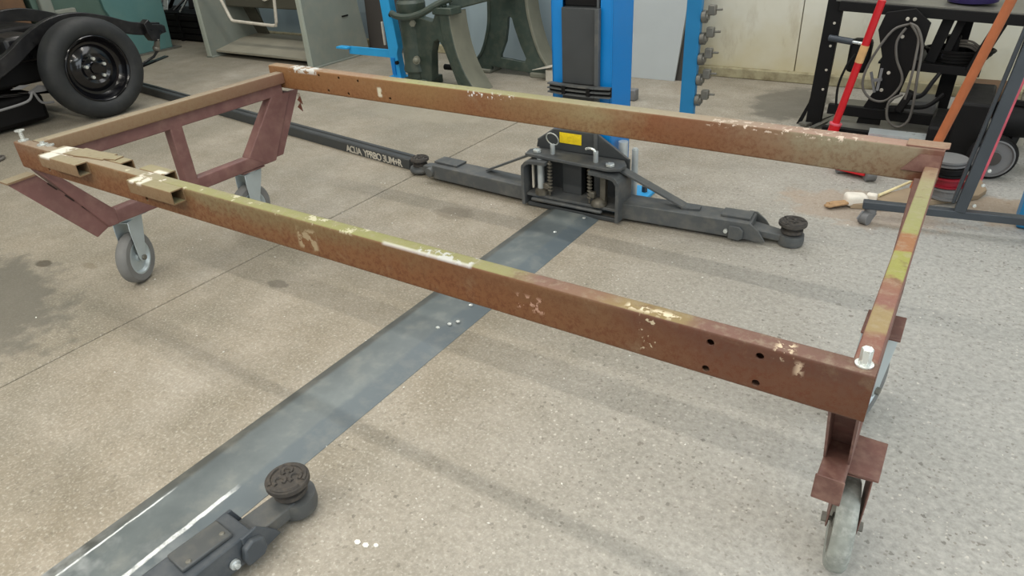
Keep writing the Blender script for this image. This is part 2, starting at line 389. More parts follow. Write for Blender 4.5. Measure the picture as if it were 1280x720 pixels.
class MB:
    def __init__(s):
        s.v = []; s.f = []
    def add(s, vs, fs):
        n = len(s.v)
        s.v += [tuple(v) for v in vs]
        s.f += [tuple(i + n for i in f) for f in fs]
        return s
    def box(s, lo, hi):
        x0, y0, z0 = lo; x1, y1, z1 = hi
        return s.add([(x0, y0, z0), (x1, y0, z0), (x1, y1, z0), (x0, y1, z0), (x0, y0, z1), (x1, y0, z1), (x1, y1, z1), (x0, y1, z1)],
                     [(0, 3, 2, 1), (4, 5, 6, 7), (0, 1, 5, 4), (1, 2, 6, 5), (2, 3, 7, 6), (3, 0, 4, 7)])
    def bar(s, p0, p1, w, h, up=(0, 0, 1), w1=None, h1=None):
        p0 = Vector(p0); p1 = Vector(p1); d, sd, u = basis(p1 - p0, up)
        w1 = w if w1 is None else w1; h1 = h if h1 is None else h1
        vs = []
        for p, a, b in ((p0, w, h), (p1, w1, h1)):
            for i, j in ((-1, -1), (1, -1), (1, 1), (-1, 1)):
                vs.append(p + sd * (i * a / 2) + u * (j * b / 2))
        return s.add(vs, [(0, 1, 2, 3), (7, 6, 5, 4), (0, 4, 5, 1), (1, 5, 6, 2), (2, 6, 7, 3), (3, 7, 4, 0)])
    def loops(s, rings, cap=True, closed=True):
        n = len(rings[0]); vs = [p for r in rings for p in r]; fs = []
        for k in range(len(rings) - 1):
            for i in range(n):
                j = (i + 1) % n
                if not closed and j == 0: continue
                fs.append((k * n + i, k * n + j, (k + 1) * n + j, (k + 1) * n + i))
        if cap:
            fs.append(tuple(range(n))[::-1]); fs.append(tuple((len(rings) - 1) * n + i for i in range(n)))
        return s.add(vs, fs)
    def cyl(s, p0, p1, r0, r1=None, n=16, ph=0.0):
        r1 = r0 if r1 is None else r1
        p0 = Vector(p0); p1 = Vector(p1); d, sd, u = basis(p1 - p0)
        return s.loops([[p + (sd * math.cos(ph + 2 * PI * i / n) + u * math.sin(ph + 2 * PI * i / n)) * r for i in range(n)] for p, r in ((p0, r0), (p1, r1))])
    def hexa(s, p0, p1, r): return s.cyl(p0, p1, r, n=6)
    def lathe(s, c, axis, prof, n=24, close=False):
        c = Vector(c); d, sd, u = basis(axis)
        rings = [[c + d * h + (sd * math.cos(2 * PI * i / n) + u * math.sin(2 * PI * i / n)) * max(r, 1e-5) for i in range(n)] for r, h in prof]
        if close: rings.append(rings[0])
        return s.loops(rings, cap=not close)
    def tube(s, pts, r, n=8, closed=False):
        pts = [Vector(p) for p in pts]; rings = []
        up = Vector((0.13, 0.31, 0.94))
        for i, p in enumerate(pts):
            a = pts[i - 1] if (i > 0 or closed) else p; b = pts[(i + 1) % len(pts)] if (i < len(pts) - 1 or closed) else p
            d, sd, u = basis(b - a, up)
            rings.append([p + (sd * math.cos(2 * PI * k / n) + u * math.sin(2 * PI * k / n)) * r for k in range(n)])
        if closed: rings.append(rings[0])
        return s.loops(rings, cap=not closed)
    def prism(s, poly, f, a, b):
        """poly of 2D points, f(u,v,w) -> 3D, extruded from w=a to w=b"""
        n = len(poly)
        vs = [f(u, v, a) for u, v in poly] + [f(u, v, b) for u, v in poly]
        fs = [tuple(range(n))[::-1], tuple(range(n, 2 * n))] + [(i, (i + 1) % n, n + (i + 1) % n, n + i) for i in range(n)]
        return s.add(vs, fs)
    def htube(s, p0, p1, w, h, t=0.004, r=0.006, up=(0, 0, 1)):
        """hollow rounded rectangular section, open ends"""
        p0 = Vector(p0); p1 = Vector(p1); d, sd, u = basis(p1 - p0, up)
        def prof(w, h, r):
            o = []
            for cx, cy, a0 in ((w / 2 - r, h / 2 - r, 0), (-w / 2 + r, h / 2 - r, 90), (-w / 2 + r, -h / 2 + r, 180), (w / 2 - r, -h / 2 + r, 270)):
                for k in range(4):
                    a = math.radians(a0 + 30 * k); o.append((cx + r * math.cos(a), cy + r * math.sin(a)))
            return o
        po = prof(w, h, r); pi = prof(w - 2 * t, h - 2 * t, max(0.0008, r - t))
        R = []
        for p, pr in ((p0, po), (p1, po), (p1, pi), (p0, pi), (p0, po)):
            R.append([p + sd * a + u * b for a, b in pr])
        return s.loops(R, cap=False)
    def sphere(s, c, r, sc=(1, 1, 1), n=12, k=8):
        c = Vector(c); rings = []
        for i in range(k + 1):
            a = PI * i / k; rr = math.sin(a) * r; z = math.cos(a) * r
            rings.append([(c.x + math.cos(2 * PI * j / n) * max(rr, 1e-5) * sc[0], c.y + math.sin(2 * PI * j / n) * max(rr, 1e-5) * sc[1], c.z + z * sc[2]) for j in range(n)])
        return s.loops(rings)
    def build(s, name, mat, parent=None, bevel=0.0, seg=2, smooth=35, loc=None, kind=None, label=None):
        me = bpy.data.meshes.new(name); me.from_pydata(s.v, [], s.f)
        bm = bmesh.new(); bm.from_mesh(me); bmesh.ops.remove_doubles(bm, verts=bm.verts, dist=1e-6)
        bmesh.ops.recalc_face_normals(bm, faces=bm.faces); bm.to_mesh(me); bm.free()
        me.materials.append(M[mat] if isinstance(mat, str) else mat)
        if smooth:
            me.shade_smooth(); me.set_sharp_from_angle(angle=math.radians(smooth))
        o = bpy.data.objects.new(name, me); COL.objects.link(o)
        if parent:
            o.parent = parent
            o.matrix_parent_inverse = world(parent).inverted()
        if bevel:
            b = o.modifiers.new('bevel', 'BEVEL'); b.width = bevel; b.segments = seg; b.limit_method = 'ANGLE'; b.angle_limit = math.radians(40); b.harden_normals = False
        if kind: o['kind'] = kind
        if label: o['label'] = label
        return o

def world(o):
    mw = o.matrix_basis.copy()
    if o.parent: mw = world(o.parent) @ o.matrix_parent_inverse @ mw
    return mw
def thing(name, label, cat, loc=(0, 0, 0), group=None):
    o = bpy.data.objects.new(name, None); COL.objects.link(o); o.location = loc
    o.empty_display_size = 0.05
    o['label'] = label; o['category'] = cat
    if group: o['group'] = group
    return o
def tag(o, label, cat, group=None):
    o['label'] = label; o['category'] = cat
    if group: o['group'] = group
    return o
def struct(o): o['kind'] = 'structure'; return o
def cutholes(o, cutter):
    """bake a boolean difference into the mesh of o"""
    c = cutter.build('cutter', 'dark', smooth=0)
    md = o.modifiers.new('cut', 'BOOLEAN'); md.object = c; md.operation = 'DIFFERENCE'; md.solver = 'EXACT'
    dg = bpy.context.evaluated_depsgraph_get(); dg.update()
    me = bpy.data.meshes.new_from_object(o.evaluated_get(dg))
    o.modifiers.clear(); o.data = me
    cm = c.data; bpy.data.objects.remove(c); bpy.data.meshes.remove(cm)
    me.shade_smooth(); me.set_sharp_from_angle(angle=math.radians(35))
def flatshape(loops, f, depth, bev, name, mat, parent=None):
    """closed outlines with holes -> solid plate; f maps (u, v, w) to world"""
    cu = bpy.data.curves.new(name, 'CURVE'); cu.dimensions = '2D'; cu.fill_mode = 'BOTH'; cu.extrude = depth / 2 - bev; cu.bevel_depth = bev; cu.bevel_resolution = 2
    for lp in loops:
        sp = cu.splines.new('POLY'); sp.points.add(len(lp) - 1); sp.use_cyclic_u = True
        for p, q in zip(sp.points, lp): p.co = (q[0], q[1], 0, 1)
    t = bpy.data.objects.new(name, cu); COL.objects.link(t)
    dg = bpy.context.evaluated_depsgraph_get(); dg.update()
    me = bpy.data.meshes.new_from_object(t.evaluated_get(dg))
    bpy.data.objects.remove(t); bpy.data.curves.remove(cu)
    mb = MB(); mb.add([f(v.co.x, v.co.y, v.co.z) for v in me.vertices], [tuple(p.vertices) for p in me.polygons])
    bpy.data.meshes.remove(me)
    return mb.build(name, mat, parent, smooth=30)
def smoothpts(pts, n=6, closed=False):
    """Catmull-Rom through the points"""
    P = [Vector(p) for p in pts]; out = []; N = len(P)
    for i in range(N if closed else N - 1):
        g = lambda k: P[k % N] if closed else P[max(0, min(N - 1, k))]
        a, b, c, d = g(i - 1), g(i), g(i + 1), g(i + 2)
        for j in range(n):
            t = j / n
            out.append(0.5 * ((2 * b) + (c - a) * t + (2 * a - 5 * b + 4 * c - d) * t * t + (3 * b - a - 3 * c + d) * t ** 3))
    if not closed: out.append(P[-1])
    return out

# ------------------------------------------------------------------ setting
X0, X1, Y0, Y1, ZC = -8.6, 3.5, -3.6, 4.85, 3.1
fl = struct(MB().box((X0, Y0, -0.12), (X1, Y1 + 0.1, -0.022)).build('floor', 'joint', smooth=0))
SL = [(X0, -2.212), (-2.2055, X1)]
for a, b in SL:
    MB().box((a, Y0, -0.03), (b, Y1 + 0.1, 0.0)).build('floor_slab', 'floor', fl, bevel=0.003, seg=1, smooth=0)
wb = struct(MB().box((X0, Y1 + 0.04, 0), (X1, Y1 + 0.16, ZC)).build('wall_back', 'leftwall', smooth=0))
xs = [-8.6, -6.9, -5.4, -3.9, -2.45, -1.0, 0.45, 1.9, 3.5]
for a, b in zip(xs[:-1], xs[1:]):
    MB().box((a + 0.003, Y1, 0.0), (b - 0.003, Y1 + 0.045, ZC)).build('wall_panel', 'wall' if a > -2.6 else 'blue_sheet', wb, bevel=0.002, seg=1, smooth=0)
MB().box((X0, Y1 - 0.045, 0), (X1, Y1 + 0.02, 0.065)).build('curb', 'curb', wb, bevel=0.006)
struct(MB().box((X0 - 0.1, Y0, 0), (X0, Y1, ZC)).build('wall_left', 'leftwall', smooth=0))
wr = MB().box((X1, Y0, 0), (X1 + 0.1, -0.9, ZC)).box((X1, 2.7, 0), (X1 + 0.1, Y1, ZC)).box((X1, -0.9, 2.7), (X1 + 0.1, 2.7, ZC))
struct(wr.build('wall_right', 'leftwall', smooth=0))
struct(MB().box((X0, Y0, ZC), (X1, Y1, ZC + 0.1)).build('ceiling', 'ceiling', smooth=0))
for x, y, z, e in TUBES:
    t = thing('batten_light', 'long white fluorescent batten hung under the ceiling, row at %s' % ('the far left' if x < -3 else 'the middle' if y > 0 else 'the front' if y > -1.3 else 'the very front'), 'light', (x, y, z))
    MB().box((x - 2.3, y - 0.05, z - 0.03), (x + 2.3, y + 0.05, z + 0.12)).build('casing', 'ceiling', t, bevel=0.005)
    MB().cyl((x - 2.28, y, z - 0.045), (x + 2.28, y, z - 0.045), 0.014).build('tube', 'glow', t)

# loose chips on the floor (uncountable)
ch = MB()
for i in range(150):
    x = random.uniform(-2.6, 0.3); y = random.uniform(0.7, 3.2)
    r = random.uniform(0.0015, 0.004); a = random.uniform(0, PI)
    ch.prism([(x + r * math.cos(a + k * PI / 2) * (1, .6)[k % 2], y + r * math.sin(a + k * PI / 2) * (1, .6)[k % 2]) for k in range(4)], lambda u, v, w: (u, v, w), 0.0002, 0.0018)
for x, y, r in ((-0.878, 0.626, 0.008), (-0.857, 0.629, 0.008), (-0.837, 0.640, 0.006)):
    ch.prism([(x + r * math.cos(k * 1.05 + x * 9), y + r * 0.8 * math.sin(k * 1.05 + x * 9)) for k in range(6)], lambda u, v, w: (u, v, w), 0.0002, 0.002)
tag(ch.build('paint_chips', 'chip', kind='stuff', smooth=0), 'small white paint chips scattered over the concrete floor', 'debris')

# ------------------------------------------------------------------ floor ramp (cable cover between the lift posts)
rp = thing('floor_cover', 'long grey steel ramp strip running across the floor beneath the rusty frame', 'ramp', (-1.29, 1.0, 0))
prof = [(-1.402, 0.001), (-1.358, 0.013), (-1.232, 0.013), (-1.158, 0.001)]
def ramp_sec(y0, y1, tip):
    mb = MB()
    rows = [(y0, 0, 1.0)]
    if tip: rows += [(y1 - 0.055, 0, 1.0), (y1, 0.035, 0.75)]
    else: rows += [(y1, 0, 1.0)]
    R = []
    for y, ins, k in rows:
        R.append([(x + (ins if i < 2 else -ins * 1.6 if i > 2 else 0), y, z * k) for i, (x, z) in enumerate(prof)] + [(prof[3][0] - ins * 1.6, y, 0.0), (prof[0][0] + ins, y, 0.0)])
    return mb.loops(R)
ramp_sec(-0.9, 2.385, True).build('cover_section', 'ramp', rp, bevel=0.0015, seg=1)
for x, y in ((-1.21, 2.30), (-1.25, 2.13), (-1.222, 1.52), (-1.20, 1.42), (-1.215, 1.395), (-1.235, 1.36)):
    MB().lathe((x, y, 0.0115), (0, 0, 1), [(0.0075, 0), (0.007, 0.003), (0.004, 0.0045), (0, 0.005)], 12).build('screw', 'bright', rp)

# ------------------------------------------------------------------ trolley frame
ZT, ZB = 0.600, 0.515
tr = thing('wheeled_frame', 'long low rusty rectangular steel frame on four castors filling the foreground', 'trolley frame', (-1.24, 1.4, 0))
nr = MB().htube((-2.465, 0.8975, 0.5575), (-0.016, 0.8975, 0.5575), 0.035, 0.085, 0.004, 0.006).build('side_rail', 'rail_near', tr)
cut = MB()
for x, z, r in ((-0.244, 0.580, 0.0062), (-0.169, 0.580, 0.0062), (-0.247, 0.529, 0.0062), (-0.169, 0.530, 0.0062), (-2.285, 0.585, 0.006), (-2.289, 0.536, 0.006), (-1.776, 0.535, 0.006)):
    cut.cyl((x, 0.86, z), (x, 0.893, z), r, n=16)
cutholes(nr, cut)
fr = MB().htube((-2.462, 1.909, 0.5775), (-0.016, 1.904, 0.5600), 0.050, 0.088, 0.004, 0.006).build('side_rail', 'rail_far', tr)
cut = MB()
for x, z in ((-2.167, 0.604), (-2.057, 0.603), (-1.956, 0.600), (-2.126, 0.548), (-2.017, 0.546), (-1.802, 0.549)):
    cut.cyl((x, 1.86, z), (x, 1.900, z), 0.0055, n=12)
cutholes(fr, cut)
MB().prism([(-0.10, 1.880), (-0.018, 1.880), (-0.008, 1.888), (-0.008, 1.930), (-0.10, 1.930)], lambda u, v, w: (u, v, w), 0.6042, 0.608).build('end_plate', 'cross_right', tr, bevel=0.001, seg=1)
MB().prism([(-0.10, 0.545), (-0.066, 0.588), (-0.018, 0.590), (-0.018, 0.545)], lambda u, v, w: (u, w, v), 1.874, 1.8800).build('joint_plate', 'brown_primer', tr)
# right cross rail, falling slightly towards the far rail
MB().htube((-0.034, 0.916, 0.5535), (-0.034, 1.880, 0.5235), 0.032, 0.073, 0.004, 0.004).build('cross_rail', 'cross_right', tr)
# left cross rail and the red oxide sub frame beneath it
MB().htube((-2.400, 0.916, 0.577), (-2.400, 1.882, 0.577), 0.045, 0.045, 0.004, 0.005).build('cross_rail', 'cross_left', tr)
def subframe(X, d, mat, lo, leg_in, leg_w, yn, yf, ext, zt=0.553, zl=0.2875):
    """upper tube, lower tube and sloping legs in the plane x = X; d = tube width"""
    f = lambda u, v, w: (w, u, v)
    if zt: MB().box((X - d, 0.92, 0.508), (X, 1.879, zt)).build('upper_tube', mat, tr, bevel=0.004)
    MB().htube((X - d / 2, lo[0], zl), (X - d / 2, lo[1], zl), d, 0.050, 0.004, 0.005).build('lower_tube', mat, tr)
# left end
X = -2.398
subframe(X, 0.045, 'mauve', (1.04, 1.76), 0, 0, 0, 0, 0, zl=0.281)
f = lambda u, v, w: (w, u, v)
MB().prism([(0.885, 0.513), (0.912, 0.513), (1.072, 0.306), (1.07, 0.255), (1.03, 0.255)], f, X - 0.045, X + 0.001).build('sloping_leg', 'mauve', tr, bevel=0.004)
MB().prism([(1.915, 0.513), (1.815, 0.513), (1.640, 0.306), (1.72, 0.256), (1.77, 0.256)], f, X - 0.045, X + 0.001).build('sloping_leg', 'mauve', tr, bevel=0.004)
gp = MB().prism([(0.795, 0.497), (0.880, 0.500), (1.045, 0.262), (0.985, 0.236)], f, X - 0.012, X - 0.004).build('side_plate', 'mauve', tr, bevel=0.001, seg=1)
MB().prism([(1.915, 0.513), (1.965, 0.513), (1.815, 0.268), (1.77, 0.268)], f, X - 0.012, X - 0.004).build('side_plate', 'mauve', tr, bevel=0.001, seg=1)
MB().bar((X - 0.022, 0.792, 0.500), (X - 0.022, 0.876, 0.503), 0.05, 0.006).build('plate_lip', 'cross_left', gp)
for k in range(4):
    t0 = 0.12 + k * 0.23; t1 = t0 + 0.12
    p = [Vector((X - 0.0025, 0.883 + 0.155 * t, 0.492 - 0.232 * t)) for t in (t0, t1)]
    MB().bar(p[0], p[1], 0.004, 0.004, up=(1, 0, 0)).build('weld_gap', 'dark', gp, smooth=0)
MB().box((X - 0.045, 1.352, 0.300), (X, 1.402, 0.515)).build('strut', 'mauve', tr, bevel=0.004)
# right end
X = -0.022
subframe(X, 0.043, 'brown_primer', (0.972, 1.76), 0, 0, 0, 0, 0, None)
MB().box((X - 0.045, 0.9695, 0.258), (X + 0.002, 0.973, 0.3135)).build('end_cap', 'brown_primer', tr, bevel=0.002)
lg = MB()
for a, b in ((X - 0.043, X - 0.039), (X - 0.004, X)):
    lg.prism([(0.895, 0.516), (0.945, 0.516), (1.075, 0.312), (1.02, 0.312)], f, a, b)
lg.prism([(0.941, 0.516), (0.945, 0.516), (1.075, 0.312), (1.071, 0.312)], f, X - 0.043, X)
lg.build('sloping_leg', 'brown_primer', tr)
MB().htube((X - 0.0215, 1.865, 0.522), (X - 0.0215, 1.69, 0.306), 0.043, 0.05, 0.004, 0.004, up=(0, 1, 0)).build('sloping_leg', 'brown_primer', tr)
# stub sockets on the near rail
def stub(x0, x1, y, z, name='socket_tube'):
    return MB().htube((x0, y, z), (x1, y, z), 0.036, 0.036, 0.003, 0.003).build(name, 'stub', tr)
stub(-2.235, -2.030, 0.862, 0.5835); stub(-1.775, -1.585, 0.862, 0.5835)
stub(-2.16, -1.92, 0.932, 0.583); stub(-1.83, -1.72, 0.932, 0.583)
MB().bar((-2.24, 0.90, 0.6015), (-2.0, 0.93, 0.6015), 0.05, 0.004).build('patch_plate', 'stub', tr, bevel=0.001, seg=1)
MB().bar((-2.12, 0.9, 0.602), (-1.96, 0.935, 0.602), 0.03, 0.005).build('patch_plate', 'stub', tr, bevel=0.001, seg=1)
# bolts
def frame_bolt(x, y, z, h, r, wr, label=None):
    b = MB().lathe((x, y, z), (0, 0, 1), [(wr, 0.0), (wr, 0.002), (r, 0.0022), (r, 0.003)], 20).build('bolt', 'bright', tr)
    MB().hexa((x, y, z + 0.002), (x, y, z + h), r).build('bolt_head', 'bright', b, bevel=0.0008, seg=1)
    return b
frame_bolt(-0.034, 0.901, 0.6005, 0.027, 0.0085, 0.0125)
b = MB().lathe((-2.44, 0.90, 0.6), (0, 0, 1), [(0.015, 0), (0.015, 0.003), (0.006, 0.0032), (0.006, 0.030), (0.014, 0.031), (0.014, 0.034), (0, 0.036)], 14).build('bolt', 'bright', tr)
MB().lathe((-2.33, 0.905, 0.6), (0, 0, 1), [(0.016, 0), (0.016, 0.003), (0.007, 0.0035), (0.007, 0.010), (0, 0.0105)], 14).build('bolt', 'bright', tr)
MB().lathe((-2.30, 0.912, 0.6), (0, 0, 1), [(0.012, 0), (0.012, 0.004), (0, 0.005)], 14).build('bolt', 'bright', tr)
for x in (-2.32, -1.48, -0.86, -0.42):
    pass

def castor(px_, py_, ztop, ang, wr, ww, fork_mat, wheel_mat, hub_mat, off, plate=True, label=None):
    """swivel castor; ang = rolling heading (degrees), wheel trails behind the swivel axis"""
    a = math.radians(ang); h = Vector((math.cos(a), math.sin(a), 0)); sd = Vector((-h.y, h.x, 0)); z = Vector((0, 0, 1))
    P = Vector((px_, py_, 0)); A = P - h * off + z * wr
    root = MB()
    hw = ww / 2 + 0.006
    ftop = ztop - 0.012
    # fork: crown + two tapering cheeks
    g = lambda u, v, w: tuple(P + h * u + z * v + sd * w)
    for sgn in (-1, 1):
        w0, w1 = sorted((sgn * hw, sgn * (hw + 0.003)))
        prof = [(0.045, ftop), (-0.048, ftop), (-0.052, ftop - 0.035), (-off - 0.020, wr + 0.004), (-off - 0.012, wr - 0.014), (-off + 0.006, wr - 0.016), (-off + 0.020, wr - 0.002), (0.030, ftop - 0.045)]
        root.prism(prof, g, w0, w1)
    root.prism([(0.045, -hw - 0.003), (-0.048, -hw - 0.003), (-0.048, hw + 0.003), (0.045, hw + 0.003)], lambda u, v, w: tuple(P + h * u + sd * v + z * w), ftop - 0.003, ftop + 0.001)
    root.cyl(P + z * ftop, P + z * (ztop - 0.004), 0.034, n=24)
    c = root.build('castor', fork_mat, tr, bevel=0.0012, seg=1, label=label)
    if plate:
        MB().box((px_ - 0.042, py_ - 0.055, ztop - 0.004), (px_ + 0.042, py_ + 0.055, ztop + 0.002)).build('mounting_plate', plate, c, bevel=0.001, seg=1)
    r = wr; q = ww / 2
    MB().lathe(A, sd, [(r * 0.66, -q * 0.95), (r * 0.9, -q), (r * 0.975, -q * 0.72), (r, -q * 0.35), (r, q * 0.35), (r * 0.975, q * 0.72), (r * 0.9, q), (r * 0.66, q * 0.95)], 40, close=True).build('tyre', wheel_mat, c)
    MB().lathe(A, sd, [(0.010, -q * 0.95), (0.014, -q * 0.9), (0.016, -q * 0.45), (r * 0.52, -q * 0.40), (r * 0.60, -q * 0.9), (r * 0.67, -q * 0.9), (r * 0.67, q * 0.9), (r * 0.60, q * 0.9), (r * 0.52, q * 0.40), (0.016, q * 0.45), (0.014, q * 0.9), (0.010, q * 0.95)], 32, close=True).build('wheel_hub', hub_mat, c)
    ab = MB().cyl(A - sd * (hw + 0.010), A + sd * (hw + 0.010), 0.005, n=10)
    ab.hexa(A - sd * (hw + 0.012), A - sd * (hw + 0.003), 0.010); ab.hexa(A + sd * (hw + 0.003), A + sd * (hw + 0.012), 0.010)
    ab.build('axle_bolt', 'zinc_dark', c)
    return c
castor(-2.458, 1.126, 0.252, 119, 0.095, 0.042, 'zinc', 'grey_rubber', 'zinc', -0.0 + 0.03, 'zinc', 'zinc swivel castor with grey rubber tyre under the near sloping leg')
castor(-2.445, 1.655, 0.252, 96, 0.095, 0.042, 'zinc', 'grey_rubber', 'zinc', 0.03, 'mauve', 'zinc swivel castor with grey rubber tyre under the far sloping leg')
castor(-0.014, 1.118, 0.258, 97, 0.098, 0.038, 'brown_primer', 'old_rubber', 'zinc_dark', 0.018, 'brown_primer', 'brown painted castor with chalky grey tyre under the near right corner')
castor(-0.040, 1.600, 0.258, 75, 0.098, 0.042, 'zinc', 'grey_rubber', 'zinc', 0.035, 'brown_primer', 'zinc swivel castor behind the striped right cross rail')

# dry scraps caught on wires below the far left corner
for (x, z, l) in ((-2.318, 0.485, 0.035), (-2.325, 0.455, 0.03)):
    t = MB().tube([(x - 0.01, 1.9, 0.516), (x, 1.895, z + 0.03), (x + 0.004, 1.892, z)], 0.0012, 5)
    t.prism([(x - 0.014, z + 0.004), (x + 0.006, z + 0.022), (x + 0.013, z - 0.012)], lambda u, v, w: (u, w, v), 1.889, 1.892)
    t.build('torn_tag', 'leaf', tr, smooth=0)

# ------------------------------------------------------------------ far lift post with carriage and two arms
lf = thing('lift_post', 'blue two-post car lift column with grey carriage and arms lowered to the floor', 'car lift', (-1.3, 2.5, 0))
c = MB()
zt = 2.6; ya, yb = 2.455, 2.64; xa, xb = -1.437, -1.172
c.box((xa, ya, 0.015), (xa + 0.052, ya + 0.006, zt)); c.box((xb - 0.052, ya, 0.015), (xb, ya + 0.006, zt))
c.box((xa, ya, 0.015), (xa + 0.006, yb, zt)); c.box((xb - 0.006, ya, 0.015), (xb, yb, zt)); c.box((xa, yb - 0.006, 0.015), (xb, yb, zt))
c.build('column', 'blue', lf, bevel=0.002, seg=1)
MB().box((-1.56, 2.43, 0.0), (-1.065, 2.72, 0.015)).build('base_plate', 'light_blue', lf, bevel=0.002, seg=1)
hc = MB().cyl((-1.138, 2.505, 0.016), (-1.138, 2.505, 0.285), 0.020, n=20).build('hydraulic_pipe', 'steelbar', lf)
MB().cyl((-1.138, 2.505, 0.150), (-1.138, 2.505, 0.158), 0.022, n=20).build('collar', 'steelbar', hc)
hc = MB().cyl((-1.094, 2.53, 0.016), (-1.094, 2.53, 0.25), 0.013, n=16).cyl((-1.094, 2.53, 0.25), (-1.094, 2.53, 0.255), 0.010, n=16).build('hydraulic_pipe', 'steelbar', lf)
MB().cyl((-1.094, 2.53, 0.125), (-1.094, 2.53, 0.132), 0.015, n=16).build('collar', 'steelbar', hc)
MB().hexa((-1.10, 2.66, 0.015), (-1.10, 2.66, 0.04), 0.013).build('anchor_bolt', 'lift_dark', lf)
# slide inside the column
MB().box((-1.383, 2.44, 0.05), (-1.232, 2.52, 0.80)).build('slide', 'lift_dark', lf, bevel=0.004)
MB().box((-1.236, 2.43, 0.24), (-1.218, 2.45, 0.80)).build('slide_edge', 'lift_grey', lf, bevel=0.002)
MB().box((-1.383, 2.47, 0.80), (-1.24, 2.56, 1.2)).build('slide_top', 'black', lf, bevel=0.004)
MB().box((-1.228, 2.46, 0.80), (-1.236, 2.45, 1.2)).build('slide_edge', 'lift_grey', lf)
# door bumper bar: ribbed rubber strip
g = []
pts = [(-1.432, 2.412), (-1.36, 2.400), (-1.29, 2.396), (-1.22, 2.398), (-1.158, 2.408)]
bp = MB()
for zz, hh, out in ((0.483, 0.006, 0), (0.500, 0.005, 0.002), (0.516, 0.006, 0)):
    for p, q in zip(pts[:-1], pts[1:]):
        bp.bar((p[0], p[1] - out + 0.01, zz), (q[0], q[1] - out + 0.01, zz), 0.026, hh)
bp.build('door_bumper', 'lift_grey', lf)
bk = MB()
for p, q in zip(pts[:-1], pts[1:]): bk.bar((p[0], p[1] + 0.018, 0.4995), (q[0], q[1] + 0.018, 0.4995), 0.012, 0.036)
bk.bar((-1.36, 2.40, 0.50), (-1.345, 2.40, 0.50), 0.016, 0.03); bk.bar((-1.25, 2.398, 0.50), (-1.235, 2.398, 0.50), 0.016, 0.03)
bk.box((-1.38, 2.42, 0.482), (-1.23, 2.445, 0.518))
bk.build('bumper_backing', 'black', lf)
# carriage
xy = lambda u, v, w: (u, v, w)
xz = lambda u, v, w: (u, w, v)
CZ = 0.218
MB().prism([(-1.515, 2.345), (-1.12, 2.322), (-1.075, 2.345), (-1.07, 2.395), (-1.10, 2.44), (-1.495, 2.44), (-1.525, 2.40)], xy, CZ, CZ + 0.014).build('carriage_top_plate', 'lift_grey', lf, bevel=0.003)
bpz = MB().prism([(-1.512, 0.232), (-1.505, 0.262), (-1.425, 0.318), (-1.225, 0.322), (-1.085, 0.236)], xz, 2.436, 2.446).build('carriage_back_plate', 'lift_dark', lf, bevel=0.001, seg=1)
MB().tube([(-1.505, 2.441, 0.263), (-1.425, 2.441, 0.319), (-1.225, 2.441, 0.323), (-1.085, 2.441, 0.238)], 0.0055, 6).build('plate_edge', 'lift_grey', bpz)
lb = MB().box((-1.395, 2.4325, 0.268), (-1.293, 2.4355, 0.312)).build('yellow_label', 'yellow', lf, smooth=0)
MB().prism([(-1.505, 2.33), (-1.085, 2.33), (-1.085, 2.45), (-1.505, 2.45)], xy, 0.050, 0.062).build('carriage_bottom_plate', 'lift_grey', lf, bevel=0.002)
MB().box((-1.475, 2.312, 0.036), (-1.14, 2.332, 0.050)).build('carriage_lip', 'lift_grey', lf, bevel=0.006)
MB().box((-1.50, 2.328, 0.005), (-1.08, 2.345, 0.022)).build('front_bar', 'lift_dark', lf, bevel=0.003)
MB().box((-1.50, 2.44, 0.02), (-1.08, 2.452, 0.235)).build('carriage_rear_wall', 'lift_dark', lf, smooth=0)
MB().box((-1.365, 2.40, 0.062), (-1.275, 2.44, CZ)).build('carriage_spine', 'lift_dark', lf, bevel=0.002)
def hoop(x0, x1, flip):
    """round-cornered arm fork, thick flat strap"""
    y = 2.335; pts = []
    if not flip: path = [(x0, 0.012), (x0, 0.165), (x0 + 0.008, 0.190), (x0 + 0.030, 0.205), (x1, 0.209)]
    else: path = [(x1, 0.012), (x1, 0.155), (x1 - 0.008, 0.180), (x1 - 0.030, 0.197), (x0, 0.205)]
    P = smoothpts([(p[0], 0, p[1]) for p in path], 4)
    mb = MB(); R = []
    for i, p in enumerate(P):
        a = P[max(0, i - 1)]; b = P[min(len(P) - 1, i + 1)]; d = (b - a).normalized(); nn = Vector((-d.z, 0, d.x)) * 0.007
        R.append([(p.x + nn.x, y - 0.022, p.z + nn.z), (p.x + nn.x, y + 0.10, p.z + nn.z), (p.x - nn.x, y + 0.10, p.z - nn.z), (p.x - nn.x, y - 0.022, p.z - nn.z)])
    mb.loops(R)
    return mb.build('arm_fork', 'lift_grey', lf, bevel=0.002)
hoop(-1.512, -1.40, False); hoop(-1.20, -1.072, True)
p = MB().cyl((-1.445, 2.355, 0.07), (-1.445, 2.355, CZ), 0.015, n=18).build('pivot_pin', 'steelbar', lf)
MB().lathe((-1.437, 2.352, 0.062), (0, 0, 1), [(0.032, 0), (0.032, 0.018), (0.02, 0.024), (0, 0.024)], 8).build('pin_foot', 'spring', p)
MB().box((-1.486, 2.35, 0.08), (-1.479, 2.36, 0.195)).build('wear_strip', 'offwhite', lf)
p = MB().box((-1.163, 2.345, 0.07), (-1.138, 2.37, 0.20)).build('pivot_pin', 'spring', lf, bevel=0.003)
MB().lathe((-1.165, 2.345, 0.062), (0, 0, 1), [(0.034, 0), (0.034, 0.010), (0.026, 0.022), (0.012, 0.03)], 9).build('pin_foot', 'spring', p)
